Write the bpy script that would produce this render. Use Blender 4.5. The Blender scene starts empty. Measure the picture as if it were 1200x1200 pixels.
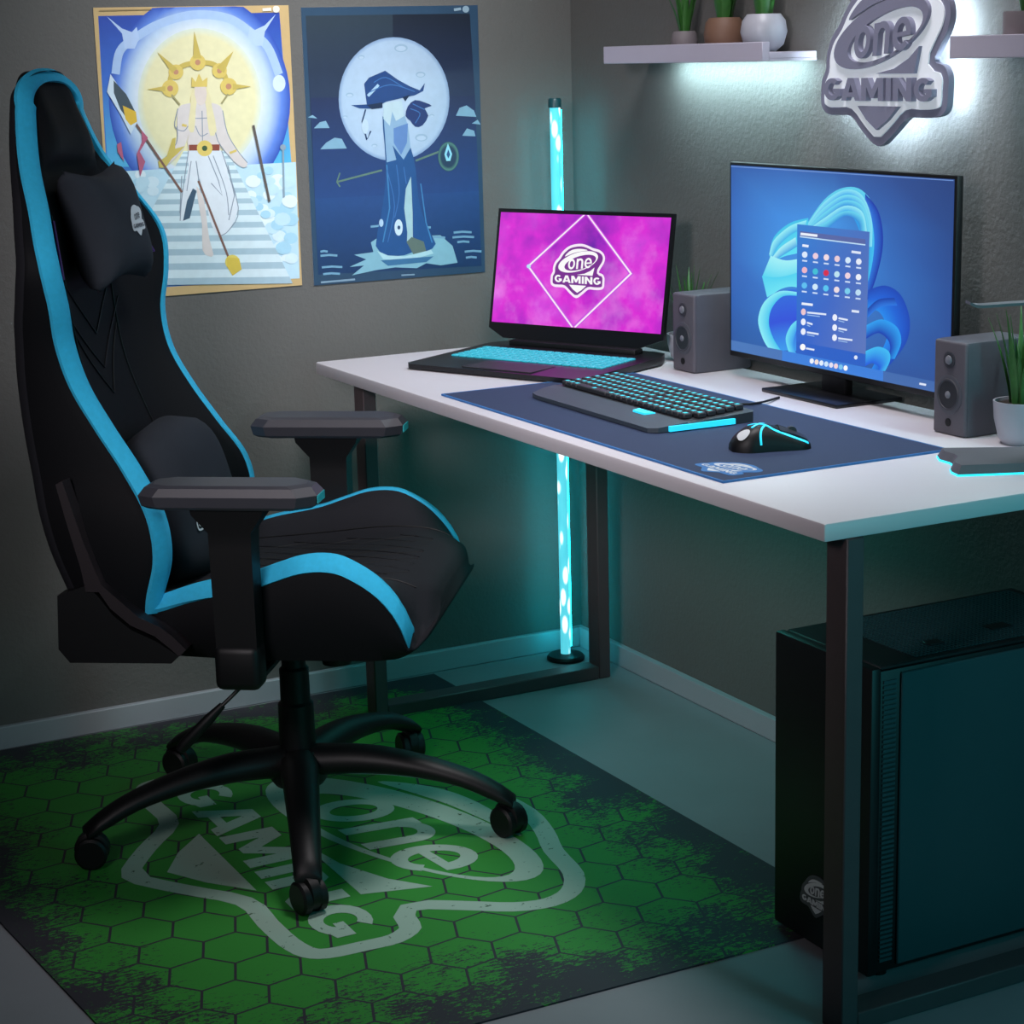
import bpy, bmesh, math, random
from mathutils import Vector, Matrix
from mathutils.geometry import tessellate_polygon
random.seed(7)
SC = bpy.context.scene
COL = SC.collection
PI = math.pi
# ------------------------------------------------------------------ camera
def make_camera():
    cd = bpy.data.cameras.new('camera'); cam = bpy.data.objects.new('camera', cd); COL.objects.link(cam)
    R = Vector((0.88456954, -0.46571969, -0.02533568)); U = Vector((0.12585006, 0.18602332, 0.9744522))
    F = Vector((0.44910854, 0.86515923, -0.22316142))
    m = Matrix((R, U, -F)).transposed().to_4x4()
    m.translation = Vector((-2.23291432, -3.95989357, 1.36512882))
    cam.matrix_world = m
    cd.sensor_fit = 'HORIZONTAL'; cd.sensor_width = 36.0; cd.lens = 2342.17 / 1200 * 36.0
    cd.clip_start = 0.05
    SC.camera = cam
make_camera()
# ------------------------------------------------------------------ world and lights
SC.view_settings.view_transform = 'Standard'; SC.view_settings.look = 'None'
SC.view_settings.gamma = 1.0; SC.view_settings.exposure = 0.0; SC.view_settings.use_curve_mapping = False
W = bpy.data.worlds.new('world'); SC.world = W; W.use_nodes = True
W.node_tree.nodes['Background'].inputs[0].default_value = (0.55, 0.62, 0.72, 1)
W.node_tree.nodes['Background'].inputs[1].default_value = 0.012
def area(name, loc, target, size, power, color, size_y=None, spread=180):
    l = bpy.data.lights.new(name, 'AREA'); l.energy = power; l.color = color; l.size = size
    if size_y: l.shape = 'RECTANGLE'; l.size_y = size_y
    l.spread = math.radians(spread)
    o = bpy.data.objects.new(name, l); COL.objects.link(o); o.location = loc
    o.rotation_euler = (Vector(target) - Vector(loc)).to_track_quat('-Z', 'Y').to_euler()
    return o
area('overhead_fill', (-0.70, -1.25, 2.45), (-0.60, 0.0, 1.25), 0.4, 4.7, (0.97, 0.97, 1.0), spread=58)  # added soft fill from above to brighten the posters, no fixture
area('overhead_fill', (-0.50, -1.30, 2.45), (-0.45, -1.10, 0.6), 0.4, 5.6, (1.0, 0.95, 0.98), spread=80)  # second added overhead fill, brightens the desk top
ud = area('under_desk_light', (-0.30, -0.70, 0.718), (-0.30, -0.70, 0.0), 0.05, 1.5, (0.12, 0.85, 0.78), 0.8, spread=175)
ud.rotation_euler = (0, 0, 0)
area('left_fill_light', (-2.6, -2.6, 1.75), (-0.85, -0.95, 1.0), 0.5, 4.4, (1.0, 0.91, 0.96), spread=56)  # added fill from the left, no window behind it
area('cyan_light', (-0.35, -3.3, 0.85), (-0.4, -1.6, 0.6), 0.25, 3.0, (0.10, 0.85, 0.95), 0.9, spread=120)

# ------------------------------------------------------------------ materials
def lin(c):
    if isinstance(c, str):
        c = c.lstrip('#'); c = [int(c[i:i+2], 16) / 255 for i in (0, 2, 4)]
    return tuple((x / 12.92 if x <= 0.04045 else ((x + 0.055) / 1.055) ** 2.4) for x in c[:3])
class NT:
    def __init__(s, name):
        s.m = bpy.data.materials.new(name); s.m.use_nodes = True; s.t = s.m.node_tree; s.N = s.t.nodes; s.L = s.t.links
        s.b = s.N['Principled BSDF']; s.out = s.N['Material Output']
    def n(s, typ, ins=None, **kw):
        x = s.N.new(typ)
        for k, v in kw.items(): setattr(x, k, v)
        for k, v in (ins or {}).items():
            if isinstance(v, bpy.types.NodeSocket): s.L.new(v, x.inputs[k])
            else: x.inputs[k].default_value = v
        return x
    def math(s, op, a, b=0.0, c=0.0):
        x = s.n('ShaderNodeMath', {0: a, 1: b, 2: c}, operation=op); return x.outputs[0]
    def mix(s, f, a, b):
        x = s.n('ShaderNodeMix', data_type='RGBA')
        for i, v in ((0, f), (6, a), (7, b)):
            if isinstance(v, bpy.types.NodeSocket): s.L.new(v, x.inputs[i])
            else: x.inputs[i].default_value = v if i == 0 else (*v[:3], 1)
        return x.outputs[2]
    def noise(s, scale, detail=4, rough=.6, vec=None):
        x = s.n('ShaderNodeTexNoise', {'Scale': scale, 'Detail': detail, 'Roughness': rough})
        if vec is not None: s.L.new(vec, x.inputs['Vector'])
        return x.outputs[0]
    def ramp(s, f, stops):
        x = s.n('ShaderNodeValToRGB', {0: f}); e = x.color_ramp.elements
        while len(e) < len(stops): e.new(0.5)
        for el, (p, c) in zip(e, stops): el.position = p; el.color = (*c[:3], 1)
        return x.outputs[0]
    def obj(s): return s.n('ShaderNodeTexCoord').outputs['Object']
    def base(s, v):
        if isinstance(v, bpy.types.NodeSocket): s.L.new(v, s.b.inputs['Base Color'])
        else: s.b.inputs['Base Color'].default_value = (*v[:3], 1)
    def bump(s, h, strength, dist):
        x = s.n('ShaderNodeBump', {'Height': h, 'Strength': strength, 'Distance': dist}); s.L.new(x.outputs[0], s.b.inputs['Normal'])
def mat(name, color, rough=.5, metal=0., spec=.5, var=.08, nscale=30, bump=0, bscale=400, bdist=.0005, emit=None, estr=1.0, sheen=0):
    k = NT(name); c = lin(color)
    k.b.inputs['Roughness'].default_value = rough; k.b.inputs['Metallic'].default_value = metal
    k.b.inputs['Specular IOR Level'].default_value = spec
    o = k.obj()
    f = k.noise(nscale, 3, .6, o)
    k.base(k.mix(f, tuple(x * (1 - var) for x in c), tuple(min(1, x * (1 + var)) for x in c)))
    if bump: k.bump(k.noise(bscale, 3, .6, o), bump, bdist)
    if sheen: k.b.inputs['Sheen Weight'].default_value = sheen
    if emit:
        k.b.inputs['Emission Color'].default_value = (*lin(emit), 1); k.b.inputs['Emission Strength'].default_value = estr
    return k.m
def paint_mat(name, emissive, strength=1.0, rough=.45):
    k = NT(name); a = k.n('ShaderNodeVertexColor', layer_name='Col')
    k.b.inputs['Roughness'].default_value = rough
    if emissive:
        k.base((0.01, 0.01, 0.012)); k.L.new(a.outputs[0], k.b.inputs['Emission Color']); k.b.inputs['Emission Strength'].default_value = strength
    else:
        nz = k.noise(60, 2, .5, k.obj())
        mx = k.n('ShaderNodeMix', data_type='RGBA', blend_type='MULTIPLY'); mx.inputs[0].default_value = .15
        k.L.new(a.outputs[0], mx.inputs[6]); k.L.new(nz, mx.inputs[7]); k.base(mx.outputs[2])
    return k.m
def wall_mat():
    k = NT('painted_plaster'); o = k.obj()
    f = k.noise(3, 4, .6, o)
    k.base(k.mix(f, lin('#595957'), lin('#63625f')))
    k.b.inputs['Roughness'].default_value = .85
    h = k.math('ADD', k.noise(95, 4, .65, o), k.math('MULTIPLY', k.noise(28, 3, .5, o), .6))
    k.bump(h, .45, .004)
    return k.m
def floor_mat():
    k = NT('grey_floor'); o = k.obj()
    k.base(k.mix(k.noise(6, 5, .6, o), lin('#7d7f84'), lin('#8a8c92')))
    k.b.inputs['Roughness'].default_value = .55
    k.bump(k.noise(150, 3, .6, o), .1, .001)
    return k.m
M = {}
M['wall'] = wall_mat(); M['floor'] = floor_mat()
M['baseboard'] = mat('baseboard_paint', '#9ea4aa', .5, var=.03)
M['desk'] = mat('desk_laminate', '#d2ced4', .42, var=.02, nscale=8)
M['frame'] = mat('dark_steel', '#54484b', .5, .2, var=.1)
M['fabric'] = mat('black_fabric', '#15161b', .9, spec=.15, bump=.5, bscale=700, bdist=.0006, nscale=12, var=.15)
M['leather'] = mat('black_leatherette', '#0d0e11', .7, spec=.14, bump=.25, bscale=300, nscale=10, var=.1)
M['pillow'] = mat('charcoal_velour', '#2a2e35', .9, spec=.2, bump=.3, bscale=900, nscale=15, var=.15)
M['blue'] = mat('cyan_trim_fabric', '#35b6e0', .75, spec=.2, bump=.5, bscale=500, nscale=120, var=.14)
M['plastic'] = mat('black_plastic', '#0a0b0d', .5, spec=.35, bump=.1, bscale=500)
M['plastic2'] = mat('dark_grey_plastic', '#2a2a2e', .5, bump=.1, bscale=500)
M['seatlit'] = mat('charcoal_lit_faces', '#1f2025', .85, spec=.2, bump=.5, bscale=600, nscale=14, var=.12)  # lighter copy of the chair black for its lit faces
M['armpad'] = mat('arm_pad_rubber', '#34343b', .5)
M['cover'] = mat('mauve_black_plastic', '#211a1e', .5)
M['teal'] = mat('teal_end_reflection', '#1f9fa6', .5)
M['purple'] = mat('purple_piping', '#4b2a78', .6)
M['white'] = mat('white_print', '#c9ced2', .6, var=.03)
M['grey_ink'] = mat('grey_ink', '#50555a', .6)
M['spk'] = mat('grey_speaker_shell', '#4d4e56', .55, bump=.15, bscale=300)
M['spkface'] = mat('grey_speaker_face', '#55525a', .6)
M['cone'] = mat('dark_speaker_cone', '#3a3a41', .5)
M['dustcap'] = mat('light_grey_dust_cap', '#74767e', .45)
M['lapbody'] = mat('black_laptop_shell', '#0f0f13', .32, bump=.05)
M['key_cyan'] = mat('cyan_backlit_keycap', '#2f8c9c', .5, emit='#22b6cc', estr=.45)
M['key_dark'] = mat('dark_keycap', '#26282e', .55)
M['key_led'] = mat('key_legend_glow', '#2fc4d6', .5, emit='#3fe0ee', estr=.45)
M['kb'] = mat('keyboard_plastic', '#2d3036', .5, bump=.1)
M['kbrest'] = mat('keyboard_wrist_rest', '#3b4650', .55, bump=.15)
M['led'] = mat('cyan_light_strip', '#35d2ea', .4, emit='#22c8ee', estr=.85)
M['pad'] = mat('navy_mouse_pad', '#233252', .8, bump=.2, bscale=900, var=.05)
M['padedge'] = mat('blue_stitched_edge', '#2f6fae', .7)
M['stand'] = mat('grey_stand_plastic', '#5a5a60', .5)
M['pcblack'] = mat('black_case_metal', '#111114', .5)
M['pctop'] = mat('case_top_metal', '#1b1d20', .45)
M['pcsheen'] = mat('case_side_teal_sheen', '#2e4c52', .4, var=.05)  # teal reflection put into the base colour of black panels
M['shelf'] = mat('shelf_lilac_white', '#b4b0c0', .5, var=.03)
M['pot_w'] = mat('white_ceramic', '#a6a8b2', .4, var=.03)
M['pot_b'] = mat('brown_ceramic', '#6e5242', .6)
M['pot_g'] = mat('grey_ceramic', '#6e686c', .6)
M['pot_g2'] = mat('taupe_ceramic', '#857c80', .6)
M['soil'] = mat('dark_soil', '#2a211b', .95, bump=.6, bscale=120, bdist=.002)
M['sign'] = mat('grey_sign_acrylic', '#82849a', .45, var=.03)
M['signw'] = mat('pale_sign_acrylic', '#dfe4ea', .5, var=.02, emit='#c8d4dc', estr=.35)  # faint emission puts the halo's light into the plate
M['signled'] = mat('sign_backlight', '#ffffff', .5, emit='#d9f2ff', estr=150)
M['shelfled'] = mat('shelf_light_strip', '#ffffff', .5, emit='#c8f0f5', estr=120)
M['tubecap'] = mat('tube_cap_teal', '#10454c', .4)
def leaf_mat():
    k = NT('green_leaf'); o = k.obj()
    k.base(k.mix(k.noise(60, 3, .6, o), lin('#1d4a1c'), lin('#3f7a34'))); k.b.inputs['Roughness'].default_value = .45
    return k.m
M['leaf'] = leaf_mat()
def tube_mat():
    k = NT('cyan_tube_glow'); o = k.obj()
    mp = k.n('ShaderNodeMapping', {'Vector': o, 'Scale': (60, 60, 20)})
    v = k.n('ShaderNodeTexVoronoi', {'Vector': mp.outputs[0], 'Scale': .9})
    c = k.ramp(v.outputs['Distance'], [(0.0, (1, 1, 1)), (.30, (.72, .95, .98)), (.42, (.07, .42, .50)), (1, (.05, .36, .44))])
    k.L.new(c, k.b.inputs['Emission Color']); k.b.inputs['Emission Strength'].default_value = 1.6
    k.base((.02, .3, .35))
    return k.m
M['tube'] = tube_mat()
M['tubeglow'] = mat('cyan_wall_glow', '#18e0ee', .5, emit='#14dcf0', estr=16)
def laptop_screen_mat():
    k = NT('magenta_cloud_screen'); o = k.obj()
    n1 = k.noise(6, 4, .5, o); n2 = k.noise(11, 5, .6, o)
    c = k.ramp(n1, [(.30, lin('#4a1796')), (.42, lin('#a11bc0')), (.52, lin('#e022d4')), (.62, lin('#d84fe0')), (.74, lin('#e893f0'))])
    c2 = k.ramp(n2, [(.3, lin('#5a1fb0')), (.5, lin('#d12ad6')), (.7, lin('#f3a6f6'))])
    k.L.new(k.mix(.4, c, c2), k.b.inputs['Emission Color']); k.b.inputs['Emission Strength'].default_value = 1.0
    k.base((.01, .01, .01)); k.b.inputs['Roughness'].default_value = .3
    return k.m
M['lapscreen'] = laptop_screen_mat()
M['screenpaint'] = paint_mat('screen_image', True, .95, .3)
M['posterpaint'] = paint_mat('poster_print', False)
def hex_mat():
    k = NT('green_hexagon_mat'); o = k.obj()
    mp = k.n('ShaderNodeMapping', {'Vector': o, 'Rotation': (0, 0, math.radians(20)), 'Scale': (1 / .1, 1 / .1, 1)})
    sp = k.n('ShaderNodeSeparateXYZ', {0: mp.outputs[0]}); x, y = sp.outputs[0], sp.outputs[1]
    S3 = math.sqrt(3)
    def cell(ox, oy):
        cx = k.math('SUBTRACT', x, k.math('ADD', k.math('ROUND', k.math('SUBTRACT', x, ox)), ox))
        ys = k.math('DIVIDE', y, S3)
        cy = k.math('MULTIPLY', k.math('SUBTRACT', ys, k.math('ADD', k.math('ROUND', k.math('SUBTRACT', ys, oy)), oy)), S3)
        ax, ay = k.math('ABSOLUTE', cx), k.math('ABSOLUTE', cy)
        return k.math('MAXIMUM', ax, k.math('ADD', k.math('MULTIPLY', ax, .5), k.math('MULTIPLY', ay, S3 / 2)))
    d = k.math('MINIMUM', cell(0, 0), cell(.5, .5))
    line = k.math('GREATER_THAN', d, .478)
    so = k.n('ShaderNodeSeparateXYZ', {0: o}); X, Y = so.outputs[0], so.outputs[1]
    # distance from the mat's middle, 0 in the centre to 1 at the rim
    ex = k.math('DIVIDE', k.math('ABSOLUTE', k.math('ADD', X, 0.0)), .60)
    ey = k.math('DIVIDE', k.math('ABSOLUTE', k.math('ADD', Y, 0.0)), .78)
    e = k.math('MAXIMUM', ex, ey)
    mp2 = k.n('ShaderNodeMapping', {'Vector': o, 'Rotation': (0, 0, .6), 'Scale': (1, 3.2, 1)})
    g1 = k.noise(60, 8, .75, mp2.outputs[0]); g2 = k.noise(6, 4, .6, o); g3 = k.noise(190, 5, .75, o)
    g = k.math('ADD', k.math('MULTIPLY', g1, .65), k.math('MULTIPLY', g3, .35))
    thr = k.math('ADD', k.math('MULTIPLY', k.math('POWER', k.math('MULTIPLY', e, k.math('ADD', g2, .47)), 2.6), .30), .322)
    worn = k.math('LESS_THAN', g, thr)
    dark = k.math('MAXIMUM', line, worn)
    green = k.mix(k.noise(3, 3, .5, o), lin('#2e7f30'), lin('#3a9639'))
    k.base(k.mix(dark, green, lin('#34323a'))); k.b.inputs['Roughness'].default_value = .6
    k.b.inputs['Specular IOR Level'].default_value = .3
    return k.m
M['hex'] = hex_mat()
def mat_print():
    k = NT('worn_pale_print'); o = k.obj()
    k.base(k.mix(k.math('LESS_THAN', k.noise(70, 6, .7, o), .36), lin('#9bb8a8'), lin('#3a5a40'))); k.b.inputs['Roughness'].default_value = .6
    return k.m
M['matprint'] = mat_print()
M['led_under'] = mat('cyan_underglow', '#35d2ea', .4, emit='#22d8ee', estr=1.2)

# ------------------------------------------------------------------ mesh helpers
def obj(name, bm, m, parent=None, angle=38, loc=None):
    bmesh.ops.remove_doubles(bm, verts=bm.verts, dist=1e-6)
    bmesh.ops.recalc_face_normals(bm, faces=bm.faces)
    for f in bm.faces: f.smooth = True
    for e in bm.edges:
        if len(e.link_faces) == 2 and e.calc_face_angle(0) > math.radians(angle): e.smooth = False
    me = bpy.data.meshes.new(name); bm.to_mesh(me); bm.free()
    for x in (m if isinstance(m, (list, tuple)) else [m]): me.materials.append(x)
    o = bpy.data.objects.new(name, me); COL.objects.link(o)
    if parent: o.parent = parent
    if loc: o.location = loc
    return o
def tag(o, label, cat, group=None, kind=None):
    o['label'] = label; o['category'] = cat
    if group: o['group'] = group
    if kind: o['kind'] = kind
    return o
def thing(name, label, cat, loc=(0, 0, 0), rz=0, group=None):
    o = bpy.data.objects.new(name, None); o.empty_display_size = .05; COL.objects.link(o)
    o.location = loc; o.rotation_euler = (0, 0, rz); return tag(o, label, cat, group)
def NB(): return bmesh.new()
def box(bm, x0, x1, y0, y1, z0, z1, r=0, seg=2, mi=0, xf=None):
    t = bmesh.new()
    vs = [t.verts.new((x, y, z)) for x in (x0, x1) for y in (y0, y1) for z in (z0, z1)]
    for q in ((0, 1, 3, 2), (4, 6, 7, 5), (0, 4, 5, 1), (2, 3, 7, 6), (0, 2, 6, 4), (1, 5, 7, 3)): t.faces.new([vs[i] for i in q])
    if r: bmesh.ops.bevel(t, geom=list(t.edges), offset=r, segments=seg, profile=.5, affect='EDGES')
    join(bm, t, mi, xf)
def join(bm, t, mi=0, xf=None):
    mp = {}
    for v in t.verts: mp[v] = bm.verts.new(xf(v.co) if xf else v.co)
    for f in t.faces:
        try: nf = bm.faces.new([mp[v] for v in f.verts]); nf.material_index = mi
        except ValueError: pass
    t.free()
def loft(bm, rings, closed=True, cap=True, mi=0):
    R = [[bm.verts.new(p) for p in r] for r in rings]; n = len(R[0])
    for a, b in zip(R, R[1:]):
        for i in range(n if closed else n - 1):
            j = (i + 1) % n
            try: f = bm.faces.new((a[i], a[j], b[j], b[i])); f.material_index = mi
            except ValueError: pass
    if cap:
        for r in (R[0], R[-1]):
            try: f = bm.faces.new(r); f.material_index = mi
            except ValueError: pass
def circ(c, u, v, r, n, r2=None):
    c, u, v = Vector(c), Vector(u), Vector(v); r2 = r if r2 is None else r2
    return [c + u * (r * math.cos(2 * PI * i / n)) + v * (r2 * math.sin(2 * PI * i / n)) for i in range(n)]
def cyl(bm, p0, p1, r0, r1=None, n=20, mi=0):
    p0, p1 = Vector(p0), Vector(p1); d = (p1 - p0).normalized()
    u = d.orthogonal().normalized(); v = d.cross(u); r1 = r0 if r1 is None else r1
    loft(bm, [circ(p0, u, v, r0, n), circ(p1, u, v, r1, n)], mi=mi)
def tube(bm, pts, rad, n=10, mi=0):
    pts = [Vector(p) for p in pts]; rings = []; u = None
    for i, p in enumerate(pts):
        d = (pts[min(i + 1, len(pts) - 1)] - pts[max(i - 1, 0)]).normalized()
        if u is None: u = d.orthogonal().normalized()
        u = (u - d * u.dot(d)).normalized(); v = d.cross(u)
        r = rad[i] if isinstance(rad, (list, tuple)) else rad
        rings.append(circ(p, u, v, r, n))
    loft(bm, rings, mi=mi)
def lathe(bm, prof, c=(0, 0, 0), n=32, mi=0, cap=True):
    c = Vector(c); loft(bm, [circ(c + Vector((0, 0, z)), (1, 0, 0), (0, 1, 0), max(r, 1e-4), n) for r, z in prof], cap=cap, mi=mi)
def prism(bm, poly, f0, f1, mi=0):
    a = [bm.verts.new(f0(*p)) for p in poly]; b = [bm.verts.new(f1(*p)) for p in poly]; n = len(poly)
    for i in range(n):
        j = (i + 1) % n; f = bm.faces.new((a[i], a[j], b[j], b[i])); f.material_index = mi
    for t in tessellate_polygon([[Vector((p[0], p[1], 0)) for p in poly]]):
        for q in (a, b):
            try: f = bm.faces.new([q[i] for i in t]); f.material_index = mi
            except ValueError: pass
def interp(tab, x):
    if x <= tab[0][0]: return tab[0][1]
    for (a, b), (c, d) in zip(tab, tab[1:]):
        if x <= c:
            t = (x - a) / (c - a); return b + (d - b) * t
    return tab[-1][1]
def sinterp(tab, x):
    # smooth (Catmull-Rom) table lookup
    n = len(tab)
    if x <= tab[0][0]: return tab[0][1]
    if x >= tab[-1][0]: return tab[-1][1]
    i = max(j for j in range(n - 1) if tab[j][0] <= x)
    x1, y1 = tab[i]; x2, y2 = tab[i + 1]
    m1 = (y2 - tab[i - 1][1]) / (x2 - tab[i - 1][0]) if i > 0 else (y2 - y1) / (x2 - x1)
    m2 = (tab[i + 2][1] - y1) / (tab[i + 2][0] - x1) if i + 2 < n else (y2 - y1) / (x2 - x1)
    h = x2 - x1; t = (x - x1) / h
    return (2*t**3 - 3*t**2 + 1) * y1 + (t**3 - 2*t**2 + t) * h * m1 + (-2*t**3 + 3*t**2) * y2 + (t**3 - t**2) * h * m2
def smooth(pts, k=4, closed=True):
    out = []; n = len(pts)
    for i in range(n if closed else n - 1):
        g = lambda j: pts[j % n] if closed else pts[min(max(j, 0), n - 1)]
        p0, p1, p2, p3 = g(i - 1), g(i), g(i + 1), g(i + 2)
        for s in range(k):
            t = s / k
            out.append(tuple(.5 * (2*b + (c - a)*t + (2*a - 5*b + 4*c - d)*t*t + (-a + 3*b - 3*c + d)*t**3) for a, b, c, d in zip(p0, p1, p2, p3)))
    if not closed: out.append(tuple(pts[-1]))
    return out

# ------------------------------------------------------------------ the emblem (shield, tilted ring, two words)
def LZ(x, y):           # drawing coordinates -> emblem units (width 1)
    u = (x - 560) / 870; return (u, (860 - y) / 870 * .8 + .036 * u)
def P(*pts): return [LZ(*p) for p in pts]
OUTER = P((535, 1032), (430, 955), (345, 868), (260, 860), (190, 855), (140, 825), (125, 780), (126, 720), (132, 665), (160, 610), (162, 560), (170, 510), (200, 440), (255, 375), (310, 285), (400, 200), (500, 160), (620, 148), (720, 175), (800, 212), (900, 240), (965, 295), (990, 370), (975, 450), (930, 530), (895, 605), (955, 632), (985, 690), (985, 760), (980, 835), (955, 875), (900, 890), (820, 890), (730, 888), (640, 965))
def inset(poly, d):
    n = len(poly); out = []
    def dist(p):
        m = 9
        for i in range(n):
            a, b = Vector(poly[i]), Vector(poly[(i + 1) % n]); ab = b - a; t = max(0, min(1, (Vector(p) - a).dot(ab) / max(ab.dot(ab), 1e-12)))
            m = min(m, (Vector(p) - a - ab * t).length)
        return m
    area_ = sum(poly[i][0] * poly[(i + 1) % n][1] - poly[(i + 1) % n][0] * poly[i][1] for i in range(n)); sg_ = 1 if area_ > 0 else -1
    for i in range(n):
        a, b = Vector(poly[i - 1]), Vector(poly[(i + 1) % n]); t = (b - a).normalized(); nr = Vector((-t.y, t.x)) * sg_
        q = Vector(poly[i]) + nr * d
        if dist(q) > d * .965: out.append((q.x, q.y))
    return out
def ellipse(cx, cy, a, b, rot, n=48, t0=0, t1=2 * PI):
    r = math.radians(rot); out = []
    for i in range(n):
        t = t0 + (t1 - t0) * i / (n if abs(t1 - t0 - 2 * PI) < 1e-6 else n - 1)
        x, y = a * math.cos(t), b * math.sin(t)
        out.append((cx + x * math.cos(r) - y * math.sin(r), cy + x * math.sin(r) + y * math.cos(r)))
    return out
ELO = ellipse(.004, .385, .378, .136, 17); ELI = ellipse(.042, .374, .300, .098, 17)
DOME = P((352, 360), (385, 310), (450, 258), (540, 232), (640, 232), (715, 250), (640, 266), (520, 292), (420, 332))
WEDGE = [(-.02, .192), (.27, .192), (.305, .318), (.23, .262), (.12, .215)]
TIP = [(-.160, .036), (.156, .036), (.075, -.03), (-.010, -.078), (-.09, -.03)]
def thick_arc(cx, cy, a, b, w, wy, t0, t1, n=18):
    o = ellipse(cx, cy, a, b, 0, n, math.radians(t0), math.radians(t1)); i = ellipse(cx, cy, a - w, b - wy, 0, n, math.radians(t0), math.radians(t1))
    return o + i[::-1]
def glyphs(word, x0, x1, y0, y1, slope=0):
    """heavy block letters made of a few strokes each, as a list of outlines"""
    cell = {'G': 1.05, 'A': 1.1, 'M': 1.3, 'I': .42, 'N': 1.1, 'o': 1, 'n': 1, 'e': 1.02}
    tot = sum(cell[c] for c in word); cx = 0; out = []
    W_ = .27
    for c in word:
        if c == 'G': g = [thick_arc(.5, .5, .46, .5, .25, .23, 48, 345), [(.55, .52), (.95, .52), (.95, .2), (.72, .12), (.72, .34), (.55, .34)]]
        elif c == 'A': g = [[(.0, 0), (.34, 1), (.66, 1), (1, 0), (.74, 0), (.5, .72), (.26, 0)], [(.28, .16), (.72, .16), (.64, .36), (.36, .36)]]
        elif c == 'M': g = [[(.02, 0), (.02, 1), (.30, 1), (.5, .5), (.70, 1), (.98, 1), (.98, 0), (.76, 0), (.76, .62), (.57, .12), (.43, .12), (.24, .62), (.24, 0)]]
        elif c == 'I': g = [[(.2, 0), (.2, 1), (.85, 1), (.85, 0)]]
        elif c == 'N': g = [[(.04, 0), (.04, 1), (.30, 1), (.70, .42), (.70, 1), (.96, 1), (.96, 0), (.70, 0), (.30, .58), (.30, 0)]]
        elif c == 'o': g = [thick_arc(.48, .5, .44, .5, .22, .2, 0, 181), thick_arc(.48, .5, .44, .5, .22, .2, 179, 361)]
        elif c == 'n': g = [[(.06, 0), (.06, .98), (.30, .98), (.30, 0)], thick_arc(.5, .62, .42, .38, .24, .2, 0, 165), [(.68, 0), (.68, .63), (.92, .63), (.92, 0)]]
        else: g = [thick_arc(.5, .5, .46, .5, .23, .19, -2, 318, 24), [(.2, .42), (.2, .56), (.95, .56), (.96, .42)]]
        wd = cell[c] / tot * (x1 - x0)
        for poly in g:
            q = []
            for x, y in poly:
                X = x0 + cx + x * wd * .97; sh = .10 * (y - .5) * (y1 - y0) if word == 'one' else 0
                q.append((X + sh, y0 + y * (y1 - y0) + slope * ((X - x0) / (x1 - x0) - .5)))
            out.append(q)
        cx += wd
    return out
def multi(polys):
    vs, fs, lv = [], [], []
    for n_, p_ in enumerate(polys):
        lv += [n_ % 5] * len(p_)
        k = len(vs); vs += p_
        for t in tessellate_polygon([[Vector((x, y, 0)) for x, y in p_]]): fs.append(tuple(k + i for i in t))
    return vs, fs, lv
_cc = {}
def curve_tris(key, splines=None, text=None, bold=0, shear=0, box_=None):
    """filled 2-D outline (with holes) as (verts, faces)"""
    if key in _cc: return _cc[key]
    if text is None:
        cu = bpy.data.curves.new('c', 'CURVE'); cu.dimensions = '2D'; cu.fill_mode = 'BOTH'
        for s in splines:
            sp = cu.splines.new('POLY'); sp.points.add(len(s) - 1)
            for i, p in enumerate(s): sp.points[i].co = (p[0], p[1], 0, 1)
            sp.use_cyclic_u = True
    else:
        cu = bpy.data.curves.new('c', 'FONT'); cu.body = text; cu.size = 1; cu.offset = bold; cu.shear = shear; cu.resolution_u = 4; cu.space_character = 1.0 + bold * 2.0
    o = bpy.data.objects.new('tmp', cu); COL.objects.link(o)
    dg = bpy.context.evaluated_depsgraph_get(); me = bpy.data.meshes.new_from_object(o.evaluated_get(dg))
    vs = [(v.co.x, v.co.y) for v in me.vertices]; fs = [tuple(p.vertices) for p in me.polygons]
    bpy.data.objects.remove(o); bpy.data.curves.remove(cu); bpy.data.meshes.remove(me)
    if box_:
        x0, x1 = min(v[0] for v in vs), max(v[0] for v in vs); y0, y1 = min(v[1] for v in vs), max(v[1] for v in vs)
        a, b, c, d, sl = box_
        vs = [(a + (x - x0) / (x1 - x0) * (b - a), c + (y - y0) / (y1 - y0) * (d - c) + sl * ((x - x0) / (x1 - x0) - .5)) for x, y in vs]
    _cc[key] = (vs, fs); return _cc[key]
_ep = {}
def emblem_parts():
    if not _ep:
        o = smooth(OUTER, 3); i = inset(o, .039)
        _ep.update(outer=curve_tris('outer', [o]), band=curve_tris('band', [o, i]), inner=curve_tris('inner', [i]), ring=curve_tris('ring', [ELO, ELI]),
            dome=curve_tris('dome', [smooth(DOME, 3)]), wedge=multi([WEDGE]), tip=multi([TIP]),
            one=multi(glyphs('one', -.185, .265, .283, .440, .05)), gaming=multi(glyphs('GAMING', -.43, .43, .062, .172)))
    return _ep
_fc = [0]
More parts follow.
